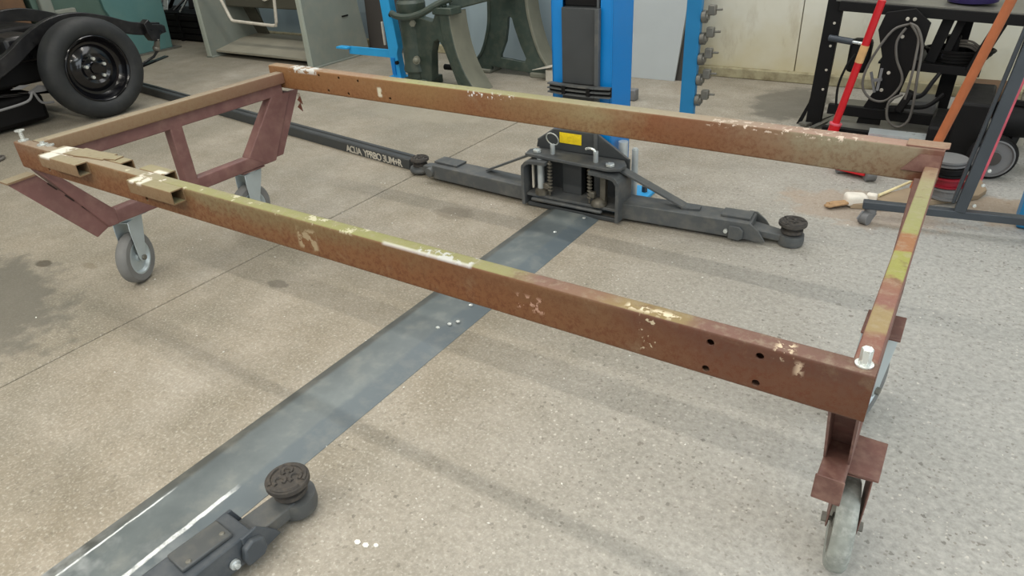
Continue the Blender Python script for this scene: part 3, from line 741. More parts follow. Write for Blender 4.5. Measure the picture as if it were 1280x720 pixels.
for x, sgn in ((-1.392, -1), (-1.205, 1)):
    mb = MB().cyl((x, 2.338, 0.065), (x, 2.338, CZ), 0.004, n=8)
    for k in range(9):
        z = 0.085 + k * 0.0145
        mb.lathe((x, 2.338, z), (0.2, 0, 1), [(0.007, 0), (0.0115, 0.003), (0.0115, 0.006), (0.007, 0.009)], 9)
    s_ = mb.build('spring_rod', 'spring', lf)
    MB().box((x + (-0.028 if sgn < 0 else 0.0), 2.328, 0.092), (x + (0.0 if sgn < 0 else 0.026), 2.350, 0.118)).build('lock_block', 'spring', s_, bevel=0.004)
for x, y in ((-1.474, 2.378), (-1.122, 2.352)):
    MB().hexa((x, y, CZ + 0.014), (x, y, CZ + 0.026), 0.019).build('hex_bolt', 'bright', lf, bevel=0.002)
p = MB().cyl((-1.402, 2.385, CZ + 0.014), (-1.402, 2.385, CZ + 0.055), 0.010, n=14).build('release_pin', 'steelbar', lf)
MB().tube([(-1.402 + 0.028 * math.cos(a), 2.385 - 0.010 * math.sin(a), CZ + 0.078 + 0.028 * math.sin(a)) for a in [2 * PI * k / 24 for k in range(24)]], 0.0026, 6, closed=True).build('pull_ring', 'bright', p)
p = MB().cyl((-1.195, 2.372, CZ + 0.014), (-1.195, 2.372, CZ + 0.058), 0.0105, n=14).build('release_pin', 'steelbar', lf)
MB().tube(smoothpts([(-1.195, 2.372, CZ + 0.050), (-1.205, 2.372, CZ + 0.064), (-1.225, 2.375, CZ + 0.066), (-1.243, 2.378, CZ + 0.060)], 4), 0.0055, 8).build('pin_handle', 'bright', p)

def pad(x, y, z, r, parent, ribs=True, mat='padrubber'):
    """round rubber lifting pad with raised pattern and collar beneath"""
    c = MB().lathe((x, y, z - 0.030), (0, 0, 1), [(r * 0.72, -0.014), (r * 0.78, -0.010), (r * 0.78, 0.0), (r * 0.55, 0.003), (r * 0.55, 0.012), (r * 0.86, 0.014), (r, 0.018), (r, 0.028), (r * 0.97, 0.030)], 36).build('lift_pad', mat, parent)
    rb = MB()
    for a0, a1, rr in ((20, 150, 0.82), (170, 250, 0.82), (265, 355, 0.82)):
        n = 9; P = [(x + r * rr * math.cos(math.radians(a0 + (a1 - a0) * k / n)), y + r * rr * math.sin(math.radians(a0 + (a1 - a0) * k / n)), z + 0.0005) for k in range(n + 1)]
        rb.tube(P, r * 0.10, 6)
    for ax_, ay_, rr in ((0.32, 0.22, 0.26), (-0.3, 0.28, 0.22), (-0.1, -0.34, 0.26)):
        P = [(x + r * (ax_ + rr * math.cos(k * 0.62)), y + r * (ay_ + rr * math.sin(k * 0.62)), z + 0.0005) for k in range(9)]
        rb.tube(P, r * 0.095, 6)
    rb.build('raised_pattern', mat, c)
    return c
# left arm
def armbox(p0, p1, w, h, name='arm', parent=lf, mat='lift_grey', w1=None):
    return MB().bar(p0, p1, w, h, w1=w1).build(name, mat, parent, bevel=0.004)
LA0, LA1 = Vector((-1.515, 2.392, 0.050)), Vector((-2.06, 2.425, 0.050))
la = armbox(LA0, LA1, 0.105, 0.066)
MB().bar((-1.93, 2.435, 0.088), (-2.07, 2.443, 0.088), 0.075, 0.010).build('arm_cover', 'lift_grey', la, bevel=0.002)
MB().bar((-2.04, 2.430, 0.045), (-2.155, 2.440, 0.038), 0.075, 0.045, w1=0.05, h1=0.030).build('inner_arm', 'lift_grey', la, bevel=0.004)
MB().lathe((-2.075, 2.372, 0.048), (0.05, 1, 0), [(0.0, -0.016), (0.021, -0.014), (0.024, -0.004), (0.024, 0.004)], 18).build('pivot_bolt', 'lift_grey', la)
MB().bar((-1.77, 2.425, 0.090), (-1.50, 2.418, 0.215), 0.035, 0.008).build('arm_gusset', 'lift_grey', la)
lp = MB().lathe((-2.20, 2.447, 0.016), (0, 0, 1), [(0.030, -0.012), (0.052, -0.006), (0.055, 0.004), (0.050, 0.016), (0.03, 0.018)], 28).build('pad_holder', 'lift_grey', la)
MB().bar((-2.20, 2.447, 0.026), (-2.10, 2.436, 0.030), 0.05, 0.022).build('arm_tongue', 'lift_grey', la, bevel=0.004)
def padlow(x, y, z, r, par):
    return pad(x, y, z, r, par)
pad(-2.205, 2.452, 0.075, 0.046, lf)
# right arm
RA0, RA1 = Vector((-1.085, 2.405, 0.050)), Vector((-0.565, 2.440, 0.050))
ra = armbox(RA0, RA1, 0.105, 0.068)
MB().bar((-0.685, 2.440, 0.089), (-0.575, 2.447, 0.089), 0.070, 0.009).build('arm_cover', 'lift_grey', ra, bevel=0.002)
MB().prism([(-1.10, 2.40), (-1.08, 2.35), (-0.80, 2.385), (-0.77, 2.43), (-0.82, 2.44)], lambda u, v, w: (u, v, 0.212 - (u + 1.10) / 0.29 * 0.124 if u < -0.82 else 0.088 + w * 0.0 + (0.0)), 0, 0.001).build('gusset_hidden', 'lift_grey', ra) if False else None
MB().bar((-1.10, 2.395, 0.214), (-0.83, 2.425, 0.090), 0.050, 0.009).build('arm_gusset', 'lift_grey', ra, bevel=0.002)
MB().bar((-0.84, 2.424, 0.0885), (-0.77, 2.430, 0.0885), 0.050, 0.009, w1=0.03).build('gusset_foot', 'lift_grey', ra, bevel=0.002)
for yy in (2.392, 2.500):
    MB().prism([(-0.60, 0.020), (-0.545, 0.014), (-0.505, 0.020), (-0.535, 0.060), (-0.570, 0.086), (-0.60, 0.086)], lambda u, v, w: (u, w, v), yy - 0.004, yy + 0.004).build('end_bracket', 'lift_grey', ra, bevel=0.002)
MB().prism([(-0.640, 0.014), (-0.600, 0.012), (-0.585, 0.022), (-0.585, 0.052), (-0.600, 0.066), (-0.640, 0.066)], xz, 2.374, 2.384).build('lug', 'lift_grey', ra, bevel=0.002)
MB().lathe((-0.650, 2.384, 0.040), (0, 1, 0), [(0, -0.012), (0.008, -0.011), (0.009, 0)], 12).build('pin_end', 'bright', ra)
MB().bar((-0.60, 2.445, 0.045), (-0.455, 2.452, 0.030), 0.085, 0.028, w1=0.050).build('inner_arm', 'lift_grey', ra, bevel=0.004)
MB().lathe((-0.430, 2.457, 0.020), (0, 0, 1), [(0.030, -0.016), (0.045, -0.014), (0.047, 0.0), (0.045, 0.024), (0.02, 0.025)], 28).build('pad_holder', 'lift_grey', ra)
pad(-0.430, 2.457, 0.093, 0.050, lf)

# ------------------------------------------------------------------ near arm (belongs to the other post, outside the view)
na = thing('near_lift_arm', 'dark grey lift arm with round rubber pad lying over the ramp at bottom left', 'lift arm', (-1.07, 0.4, 0))
A0, A1 = Vector((-1.115, -0.35, 0.060)), Vector((-1.064, 0.490, 0.060))
MB().bar(A0, A1, 0.088, 0.070).build('arm', 'arm_blue_grey', na, bevel=0.004)
MB().bar((-1.079, 0.352, 0.100), (-1.069, 0.460, 0.100), 0.060, 0.010).build('arm_cover', 'lift_grey', na, bevel=0.003)
for y in (0.368, 0.445):
    MB().lathe((-1.056, y, 0.105), (0, 0, 1), [(0.006, 0), (0.005, 0.002), (0, 0.003)], 10).build('screw', 'zinc_dark', na)
MB().prism([(0.46, 0.022), (0.545, 0.030), (0.535, 0.050), (0.498, 0.0945), (0.46, 0.0945)], lambda u, v, w: (w, u, v), -1.026, -1.018).build('end_bracket', 'arm_blue_grey', na, bevel=0.002)
MB().prism([(0.46, 0.022), (0.520, 0.030), (0.515, 0.055), (0.500, 0.0945), (0.46, 0.0945)], lambda u, v, w: (w, u, v), -1.110, -1.102).build('end_bracket', 'arm_blue_grey', na, bevel=0.002)
MB().prism([(0.452, 0.030), (0.448, 0.050), (0.454, 0.076), (0.474, 0.085), (0.500, 0.072), (0.502, 0.040), (0.490, 0.028)], lambda u, v, w: (w, u, v), -1.0205, -1.004).build('lug', 'arm_blue_grey', na, bevel=0.004)
MB().lathe((-1.0225, 0.432, 0.050), (1, 0, 0), [(0.011, 0), (0.011, 0.006), (0.007, 0.008), (0.006, 0.014), (0, 0.015)], 14).build('pin_end', 'steelbar', na)
MB().bar((-1.068, 0.46, 0.046), (-1.060, 0.605, 0.042), 0.066, 0.034, w1=0.060).build('inner_arm', 'lift_grey', na, bevel=0.004)
MB().lathe((-1.056, 0.622, 0.036), (0, 0, 1), [(0.030, -0.022), (0.044, -0.020), (0.047, -0.004), (0.046, 0.020), (0.02, 0.021)], 32).build('pad_holder', 'lift_grey', na)
MB().cyl((-1.056, 0.622, 0.0), (-1.056, 0.622, 0.03), 0.018).build('pad_stem', 'lift_dark', na)
MB().bar((-1.1, -0.30, 0.014), (-1.1, -0.22, 0.014), 0.08, 0.028).build('arm_foot', 'lift_dark', na)
pad(-1.057, 0.616, 0.110, 0.048, na)

# ------------------------------------------------------------------ long dark beam with chalk writing
bm_ = thing('steel_beam', 'long dark steel channel with white handwriting lying on the floor behind the frame', 'beam', (-3.4, 2.7, 0))
B0 = Vector((-5.70, 2.945, 0)); B1 = Vector((-2.27, 2.484, 0)); d = (B1 - B0).normalized(); sd = Vector((-d.y, d.x, 0))
prof = [(-0.036, 0.0), (-0.036, 0.050), (-0.030, 0.055), (-0.012, 0.055), (-0.010, 0.048), (0.010, 0.048), (0.012, 0.055), (0.030, 0.055), (0.036, 0.050), (0.036, 0.0)]
MB().prism(prof, lambda u, v, w: tuple(B0 + d * w + sd * u + Vector((0, 0, v))), 0, (B1 - B0).length).build('channel', 'lift_dark', bm_, bevel=0.0015, seg=1)
cu = bpy.data.curves.new('writing', 'FONT'); cu.body = 'ACLIA  YPRBO 3UM+R'; cu.size = 0.058; cu.extrude = 0.0004; cu.offset = 0.0012
cu.space_character = 0.86
to = bpy.data.objects.new('writing', cu); COL.objects.link(to)
dg = bpy.context.evaluated_depsgraph_get(); dg.update()
me = bpy.data.meshes.new_from_object(to.evaluated_get(dg)); bpy.data.objects.remove(to)
xm = max(v.co.x for v in me.vertices); L0 = 0.46
T1 = B1 - d * 0.055 - sd * 0.0365
mb = MB(); mb.add([tuple(T1 + d * ((v.co.x / xm - 1) * L0) + Vector((0, 0, 0.006 + v.co.y * 0.9)) - sd * v.co.z) for v in me.vertices], [tuple(p.vertices) for p in me.polygons])
mb.build('handwriting', 'offwhite', bm_, smooth=0)

# ------------------------------------------------------------------ vehicle chassis and wheel (left)
vc = thing('vehicle_chassis', 'black bare vehicle chassis with gloss black wheel behind the frame on the left', 'chassis', (-5.2, 2.2, 0))
WX = -4.835; WC = Vector((WX - 0.075, 2.378, 0.318)); N = Vector((1, 0.0, 0.0))
MB().lathe(WC, N, [(0.200, -0.060), (0.235, -0.078), (0.270, -0.080), (0.305, -0.066), (0.316, -0.045), (0.318, 0.0), (0.316, 0.045), (0.306, 0.064), (0.280, 0.082), (0.238, 0.082), (0.210, 0.066), (0.200, 0.050)], 72, close=True).build('tyre', 'tyre', vc)
rm = MB().lathe(WC, N, [(0.200, -0.07), (0.207, 0.068), (0.202, 0.071), (0.190, 0.058), (0.184, 0.030), (0.165, 0.012), (0.150, 0.010), (0.120, 0.030), (0.095, 0.036), (0.075, 0.026), (0.05, 0.030), (0.040, 0.034), (0.036, 0.05), (0.0, 0.052)], 64).build('rim', 'rim', vc)
for k in range(5):
    a = 2 * PI * k / 5 + 0.3
    p = WC + Vector((0.026, 0.062 * math.cos(a), 0.062 * math.sin(a)))
    MB().hexa(p, p + N * 0.022, 0.011).build('wheel_nut', 'bright', rm)
MB().cyl(WC - N * 0.12, WC - N * 0.02, 0.13, n=32).build('brake_drum', 'black', vc)
# curved chassis rail running along Y
def railseg(xc, pts, hh, ww, name='chassis_rail', mat='blackpaint'):
    P = smoothpts([(xc, a, b) for a, b in pts], 5); R = []
    for i, p in enumerate(P):
        a = P[max(0, i - 1)]; b = P[min(len(P) - 1, i + 1)]; dd = (b - a).normalized(); nn = Vector((0, -dd.z, dd.y)) * hh / 2
        R.append([(p.x - ww / 2, p.y - nn.y, p.z - nn.z), (p.x + ww / 2, p.y - nn.y, p.z - nn.z), (p.x + ww / 2, p.y + nn.y, p.z + nn.z), (p.x - ww / 2, p.y + nn.y, p.z + nn.z)])
    return MB().loops(R).build(name, mat, vc, bevel=0.004)
railseg(-5.06, [(1.30, 0.22), (1.65, 0.31), (1.95, 0.43), (2.12, 0.53), (2.28, 0.595), (2.45, 0.605), (2.62, 0.56), (2.80, 0.49), (3.0, 0.455)], 0.085, 0.05)
railseg(-5.85, [(1.30, 0.22), (1.65, 0.31), (1.95, 0.43), (2.12, 0.53), (2.28, 0.595), (2.45, 0.605), (2.62, 0.56), (2.80, 0.49), (3.0, 0.455)], 0.085, 0.05)
for y, z in ((1.75, 0.33), (2.92, 0.462)):
    MB().cyl((-5.85, y, z), (-5.06, y, z), 0.028, n=16).build('cross_tube', 'blackpaint', vc)
MB().box((-6.2, 2.0, 0.40), (-5.10, 2.20, 0.56)).build('cross_member', 'blackpaint', vc, bevel=0.02)
MB().cyl((-6.0, 2.378, 0.318), (WC.x - 0.1, 2.378, 0.318), 0.035, n=18).build('axle', 'blackpaint', vc)
MB().sphere((-5.45, 2.378, 0.318), 0.11, (1, 1, 1), 18, 10).build('differential', 'black', vc)
sp_ = MB()
for k in range(5):
    w_ = 0.62 - k * 0.10
    P = smoothpts([(-5.03, 2.36 - w_, 0.21 + 0.055 - k * 0.010), (-5.03, 2.36 - w_ / 2, 0.225 - k * 0.010), (-5.03, 2.36, 0.215 - k * 0.010), (-5.03, 2.36 + w_ / 2, 0.225 - k * 0.010), (-5.03, 2.36 + w_, 0.265 - k * 0.010)], 4)
    for a, b in zip(P[:-1], P[1:]): sp_.bar(a, b, 0.045, 0.008)
sp_.build('leaf_spring', 'blackpaint', vc)
ho = MB().prism([(2.86, 0.51), (2.90, 0.535), (2.92, 0.50), (2.99, 0.487), (3.01, 0.475), (3.01, 0.43), (2.96, 0.425), (2.94, 0.38), (2.89, 0.39), (2.87, 0.43)], f, -5.06, -4.99).build('spring_hanger', 'blackpaint', vc, bevel=0.004)
MB().cyl((-5.04, 2.93, 0.335), (-5.00, 2.93, 0.40), 0.022, 0.016, n=12).sphere((-5.04, 2.925, 0.33), 0.026).build('shackle', 'zinc_dark', ho)
MB().tube([(-5.03, 2.93, 0.32), (-5.03, 2.88, 0.28), (-5.03, 2.78, 0.25)], 0.009).build('link', 'blackpaint', vc)
MB().tube(smoothpts([(-4.99, 1.45, 0.17), (-4.99, 1.75, 0.18), (-4.99, 1.95, 0.195), (-4.99, 2.0, 0.24), (-4.99, 2.03, 0.17), (-4.99, 2.10, 0.155)], 5), 0.008).build('brake_pipe', 'wheelgrey', vc)
MB().tube(smoothpts([(-5.25, 1.6, 0.42), (-5.25, 1.9, 0.45), (-5.23, 2.02, 0.44), (-5.2, 2.06, 0.40)], 5), 0.009).build('brake_pipe', 'wheelgrey', vc)
MB().prism([(1.98, 0.235), (2.06, 0.27), (2.16, 0.24), (2.16, 0.225)], f, -5.03, -5.0).build('bracket', 'wheelgrey', vc)
MB().prism([(1.90, 0.275), (1.96, 0.29), (2.02, 0.28), (1.96, 0.265)], f, -5.035, -5.03).build('bracket', 'wheelgrey', vc)
MB().box((-6.3, 1.0, 0.02), (-5.15, 2.12, 0.20)).build('sump', 'black', vc, bevel=0.03)
MB().box((-6.3, 1.3, 0.26), (-5.15, 2.3, 0.44)).box((-6.2, 1.9, 0.44), (-5.4, 2.36, 0.58)).build('floor_pan', 'black', vc, bevel=0.02)

# tiny coil at left edge
tag(MB().tube([(-4.62 + 0.06 * math.cos(a), 1.48 + 0.09 * math.sin(a), 0.010) for a in [2 * PI * k / 20 for k in range(20)]], 0.009, 8, closed=True).build('hose_loop', 'cable'), 'grey hose loop lying on the floor at the left edge', 'hose')

# ------------------------------------------------------------------ teal machine (far left)
tm = thing('teal_cabinet_machine', 'teal green sheet metal machine with sloping sides behind the black wheel', 'machine', (-7.1, 3.5, 0))
MB().prism([(3.72, 0.012), (4.10, 0.012), (4.115, 0.30), (4.13, 1.1), (3.50, 1.1), (3.55, 0.45)], f, -7.3, -6.76).build('side_panel', 'teal', tm, bevel=0.006)
MB().prism([(3.00, 0.012), (3.72, 0.012), (3.60, 0.45), (3.50, 1.1), (2.95, 1.1)], f, -7.3, -6.80).build('side_panel', 'teal_green', tm, bevel=0.006)
MB().box((-7.3, 3.62, 0.0), (-6.72, 4.17, 0.014)).build('foot_plate', 'zinc_dark', tm)
MB().box((-6.80, 3.02, 0.42), (-6.74, 3.12, 1.0)).box((-6.8, 2.97, 0.44), (-6.75, 3.3, 0.50)).build('bracket', 'machine_grey', tm, bevel=0.01)
tag(MB().box((-7.2, 2.50, 0.0), (-6.8, 2.93, 1.0)).box((-7.22, 2.48, 1.0), (-6.78, 2.95, 1.03)).build('wooden_box', 'brown_box', bevel=0.01), 'brown wooden box at top left corner beyond the black chassis', 'box')

# ------------------------------------------------------------------ black stack with scrap (between teal and grey machines)
st = thing('black_crate', 'black slatted steel crate standing between the teal and grey machines', 'crate', (-7.3, 4.5, 0))
for k in range(4):
    MB().box((-8.1, 4.40, 0.02 + k * 0.062), (-6.65, 4.425, 0.07 + k * 0.062)).build('slat', 'black', st, bevel=0.003)
MB().box((-8.1, 4.43, 0.0), (-6.65, 4.80, 0.27)).build('box_body', 'black', st)
for x in (-7.7, -7.05):
    MB().box((x, 4.39, 0.0), (x + 0.04, 4.405, 0.28)).build('post', 'black', st)
for i in range(9):
    x = -7.55 + i * 0.105; y = 4.46 + (i % 3) * 0.07; a = (i * 1.7) % PI
    z0 = 0.285 + 0.012 * (i % 2)
    mt = ('bright', 'wheelgrey', 'black')[i % 3]
    o_ = MB().bar((x - 0.08 * math.cos(a), y - 0.06 * math.sin(a), z0), (x + 0.08 * math.cos(a), y + 0.06 * math.sin(a), z0 + 0.10 + 0.03 * (i % 4)), 0.05, 0.012).build('metal_offcut', mt, bevel=0.002)
    tag(o_, ('leftmost', 'second', 'third', 'fourth', 'middle', 'sixth', 'seventh', 'eighth', 'rightmost')[i] + ' ' + ('bright', 'grey', 'black')[i % 3] + ' metal offcut from the left in the heap on the black crate', 'scrap metal', 'metal offcuts heaped on the black crate')
tag(MB().sphere((-6.78, 4.68, 0.345), 0.08, (1.4, 1, 0.9)).build('black_bag', 'black'), 'crumpled black bag on the black crate beside the metal offcuts', 'bag')

# ------------------------------------------------------------------ grey bending machine
gm = thing('bending_machine', 'grey-green sheet metal bending machine with wide side plates and treadle bar', 'machine', (-5.2, 4.25, 0))
gl = lambda x0, x1: MB().prism([(3.94, 0.0), (4.62, 0.0), (4.62, 0.02), (4.56, 0.42), (4.50, 1.15), (4.02, 1.15), (3.945, 0.5)], f, x0, x1)
gl(-4.62, -4.585).build('side_plate', 'machine_grey', gm, bevel=0.004)
gl(-5.96, -5.925).build('side_plate', 'machine_grey', gm, bevel=0.004)
for x in (-5.99, -4.65):
    MB().box((x, 3.93, 0.0), (x + 0.09, 4.64, 0.012)).build('foot_flange', 'machine_grey', gm, bevel=0.003)
    MB().box((x + 0.024, 3.925, 0.012), (x + 0.068, 3.945, 1.15)).build('front_edge', 'machine_light', gm, bevel=0.003)
MB().prism([(4.0, 0.055), (4.30, 0.11), (4.52, 0.12), (4.52, 0.105), (4.30, 0.095), (4.0, 0.040)], f, -5.925, -4.62).build('tray', 'tray', gm)
MB().box((-5.925, 4.10, 0.014), (-4.62, 4.5, 0.03)).build('under_slab', 'black', gm)  # black slab filling the dark gap beneath the tray
MB().prism([(4.50, 0.11), (4.515, 0.11), (4.40, 0.40), (4.385, 0.40)], f, -5.925, -5.76).build('apron', 'apron', gm)
MB().box((-5.925, 4.22, 0.40), (-4.62, 4.50, 0.80)).build('upper_beam', 'apron', gm, bevel=0.01)
MB().cyl((-5.33, 4.19, 0.520), (-5.33, 4.22, 0.520), 0.055, n=24).build('dial', 'offwhite', gm)
MB().tube([(-5.62, 3.90, 0.72), (-5.46, 3.90, 0.375), (-5.44, 3.90, 0.350), (-5.41, 3.90, 0.345), (-4.93, 3.90, 0.330), (-4.885, 3.90, 0.335), (-4.87, 3.90, 0.36), (-4.80, 3.90, 0.74)], 0.013, 10).build('treadle_bar', 'offwhite', gm)
MB().cyl((-5.66, 3.90, 0.73), (-4.78, 3.90, 0.75), 0.02).box((-5.93, 3.89, 0.70), (-5.62, 3.93, 0.76)).box((-4.82, 3.89, 0.72), (-4.62, 3.93, 0.78)).build('treadle_mount', 'machine_grey', gm)
MB().box((-4.583, 4.35, 0.34), (-4.575, 4.42, 0.35)).build('latch', 'black', gm)
# dark panel leaning behind
tag(MB().prism([(-4.62, 0.0), (-4.26, 0.0), (-4.22, 1.3), (-4.64, 1.3)], lambda u, v, w: (u, w + v * 0.06, v), 4.66, 4.69).build('leaning_board', 'darkpanel', bevel=0.002), 'dark brown sheet panel leaning on the wall between grey machine and light blue stand', 'panel')

# ------------------------------------------------------------------ light blue stand
bs = thing('blue_stand', 'light blue steel stand with flat foot bar beside the green cast iron machine', 'stand', (-3.6, 3.9, 0))
MB().prism([(-3.64, 0.02), (-3.56, 0.02), (-3.575, 0.20), (-3.555, 0.25), (-3.60, 0.70), (-3.615, 1.0), (-3.70, 1.0), (-3.66, 0.35)], xz, 3.87, 3.93).build('upright', 'light_blue', bs, bevel=0.003)
MB().box((-3.72, 3.80, 0.0), (-3.49, 4.0, 0.02)).build('base', 'light_blue', bs, bevel=0.004)
MB().box((-4.075, 3.885, 0.165), (-3.64, 3.90, 0.222)).build('foot_bar', 'light_blue', bs, bevel=0.002)
MB().box((-4.165, 3.84, 0.207), (-4.05, 3.90, 0.222)).build('pedal', 'light_blue', bs, bevel=0.003)
MB().box((-3.632, 3.862, 0.05), (-3.60, 3.874, 0.17)).build('slot', 'blue', bs)
MB().box((-3.675, 3.855, 0.26), (-3.665, 3.87, 0.42)).build('white_strip', 'offwhite', bs)
for z in (0.47, 0.14): MB().hexa((-3.575, 3.85, z), (-3.575, 3.87, z), 0.014).build('bolt', 'black', bs)

# ------------------------------------------------------------------ green cast iron machine
im = thing('cast_iron_machine', 'dark green cast iron machine on splayed legs beside the blue lift column', 'machine', (-3.1, 4.0, 0))
bd = MB().lathe((-3.375, 3.86, 0.0), (0, 0, 1), [(0.095, 0.10), (0.102, 0.11), (0.100, 0.13), (0.092, 0.16), (0.092, 0.50), (0.10, 0.53), (0.10, 0.56), (0.085, 0.58), (0.085, 0.95)], 32).build('cylinder_body', 'iron', im)
MB().cyl((-3.30, 3.77, 0.20), (-3.28, 3.74, 0.20), 0.026, n=14).sphere((-3.285, 3.745, 0.20), 0.022).build('knob', 'iron_rim', bd)
MB().hexa((-3.30, 3.775, 0.44), (-3.29, 3.755, 0.44), 0.022).build('bolt', 'iron_rim', bd)
MB().box((-3.46, 3.78, 0.0), (-3.25, 3.98, 0.06)).cyl((-3.375, 3.86, 0.03), (-3.375, 3.86, 0.12), 0.08).build('foot', 'iron', im, bevel=0.01)
MB().prism([(-3.31, 0.03), (-3.21, 0.05), (-3.19, 0.24), (-3.16, 0.32), (-3.12, 0.34), (-3.08, 0.29), (-2.985, 0.05), (-2.97, 0.0), (-2.87, 0.0), (-2.95, 0.13), (-3.0, 0.28), (-3.02, 0.45), (-3.02, 0.50), (-3.12, 0.51), (-3.15, 0.45), (-3.31, 0.48)], xz, 3.80, 3.88).build('arched_leg', 'iron', im, bevel=0.006)
rim_p = [(-2.79, 0.0), (-2.88, 0.13), (-2.935, 0.26), (-2.965, 0.40), (-2.975, 0.51)]
mb = MB(); R = []
for u, v in [(p.x, p.z) for p in smoothpts([(a, 0, b) for a, b in rim_p], 5)]:
    R.append([(u - 0.115, 3.795, v), (u - 0.03, 3.795, v), (u - 0.03, 3.985, v), (u - 0.045, 3.985, v)])
mb.loops(R).build('leg_rim', 'iron', im, bevel=0.006)
mb = MB(); R = []
for u, v in [(p.x, p.z) for p in smoothpts([(a, 0, b) for a, b in rim_p], 5)]:
    R.append([(u - 0.036, 3.799, v), (u - 0.027, 3.799, v), (u - 0.027, 3.99, v), (u - 0.036, 3.99, v)])
mb.loops(R).build('leg_outer_face', 'iron_rim', im, bevel=0.002, seg=1)
MB().box((-3.13, 3.78, 0.50), (-2.97, 3.90, 0.545)).hexa((-3.06, 3.83, 0.545), (-3.06, 3.83, 0.56), 0.022).build('bearing_cap', 'iron', im, bevel=0.006)
MB().tube(smoothpts([(-3.47, 3.76, 0.50), (-3.40, 3.74, 0.485), (-3.30, 3.74, 0.485), (-3.20, 3.76, 0.51), (-3.10, 3.80, 0.56), (-3.0, 3.84, 0.60)], 5), 0.022, 10).build('bent_pipe', 'iron', im)
MB().cyl((-3.20, 3.95, 0.12), (-3.08, 3.95, 0.12), 0.02).build('shaft', 'black', im)
MB().bar((-3.10, 3.93, 0.56), (-2.75, 4.22, 0.64), 0.09, 0.11).bar((-2.86, 4.15, 0.63), (-2.86, 4.46, 0.72), 0.1, 0.1).build('bed', 'iron', im, bevel=0.01)
# A-shaped stand with opening
def Ashape():
    left = [(a.x, a.z) for a in smoothpts([(-3.235, 0, 0.03), (-3.215, 0, 0.075), (-3.14, 0, 0.15), (-3.085, 0, 0.27), (-3.055, 0, 0.42), (-3.045, 0, 0.78)], 4)]
    right = [(a.x, a.z) for a in smoothpts([(-2.755, 0, 0.78), (-2.745, 0, 0.50), (-2.715, 0, 0.33), (-2.66, 0, 0.18), (-2.60, 0, 0.09), (-2.585, 0, 0.03)], 4)]
    outer = left + right + [(-2.585, 0.0), (-2.70, 0.0), (-2.715, 0.03), (-3.075, 0.055), (-3.085, 0.0), (-3.235, 0.0)]
    hole = [(-2.985, 0.115), (-2.985, 0.14), (-2.935, 0.24), (-2.915, 0.34), (-2.908, 0.40), (-2.885, 0.418), (-2.862, 0.40), (-2.845, 0.34), (-2.80, 0.22), (-2.755, 0.13), (-2.765, 0.100), (-2.79, 0.098)]
    return outer, hole
ou, hl = Ashape()
flatshape([ou, hl], lambda u, v, w: (u, 4.36 + w, v), 0.035, 0.005, 'splayed_stand', 'iron', im)
for side in (0, 1):
    q = [(-2.742, 0.78), (-2.735, 0.50), (-2.70, 0.33), (-2.645, 0.18), (-2.585, 0.09), (-2.565, 0.045)] if side else [(-3.052, 0.78), (-3.062, 0.42), (-3.095, 0.27), (-3.150, 0.15), (-3.225, 0.075)]
    mb = MB(); R = []
    for p in smoothpts([(a, 0, b) for a, b in q], 5):
        R.append([(p.x - 0.012, 4.335, p.z), (p.x + 0.012, 4.335, p.z), (p.x + 0.012, 4.485, p.z), (p.x - 0.012, 4.485, p.z)])
    mb.loops(R).build('stand_rim', 'iron_rim' if side else 'iron', im, bevel=0.004)
MB().box((-3.24, 4.32, 0.0), (-3.075, 4.49, 0.028)).build('stand_foot', 'iron_rim', im, bevel=0.008)
MB().box((-2.72, 4.32, 0.0), (-2.56, 4.49, 0.035)).build('stand_foot', 'iron_rim', im, bevel=0.008)
MB().box((-3.15, 4.30, 0.78), (-2.3, 4.5, 0.92)).build('bed', 'iron', im, bevel=0.01)
tag(MB().prism([(-2.66, 4.26), (-2.56, 4.36), (-2.44, 4.34), (-2.52, 4.25)], lambda u, v, w: (u, v, w + (u + 2.66) * 0.2), 0.070, 0.074).box((-2.56, 4.28, 0.0), (-2.48, 4.34, 0.075)).build('white_offcut', 'offwhite'), 'small white sheet offcut at the foot of the A-shaped iron stand', 'offcut')

# sheets on the wall
tag(MB().prism([(-3.50, 0.0), (-2.50, 0.0), (-2.50, 1.3), (-3.50, 1.3)], lambda u, v, w: (u, w + v * 0.05, v), 4.68, 4.69).build('leaning_sheet', 'blue_sheet'), 'pale blue-grey sheet behind the dark green cast iron machine', 'sheet')
tag(MB().prism([(-2.46, 0.0), (-1.715, 0.0), (-1.665, 0.55), (-1.655, 1.3), (-2.46, 1.3)], lambda u, v, w: (u, w + v * 0.05, v), 4.585, 4.597).build('leaning_sheet', 'sheet', bevel=0.001, seg=1), 'grey-white sheet leaning on the wall right of the blue lift column', 'sheet')
tag(MB().prism([(-1.72, 0.0), (-1.62, 0.0), (-1.60, 1.3), (-1.64, 1.3), (-1.66, 0.55)], lambda u, v, w: (u, w + v * 0.05, v), 4.61, 4.64).build('gap_shade_strip', 'darkpanel'), 'narrow dark strip painting the shaded gap behind the leaning grey-white sheet', 'sheet')  # dark strip stands in for the shaded gap beside the sheet
tag(MB().box((-1.92, 4.02, 0.0), (-1.755, 4.08, 0.07)).build('grey_block', 'wheelgrey', bevel=0.008), 'small grey block on the floor right of the lift column', 'block')

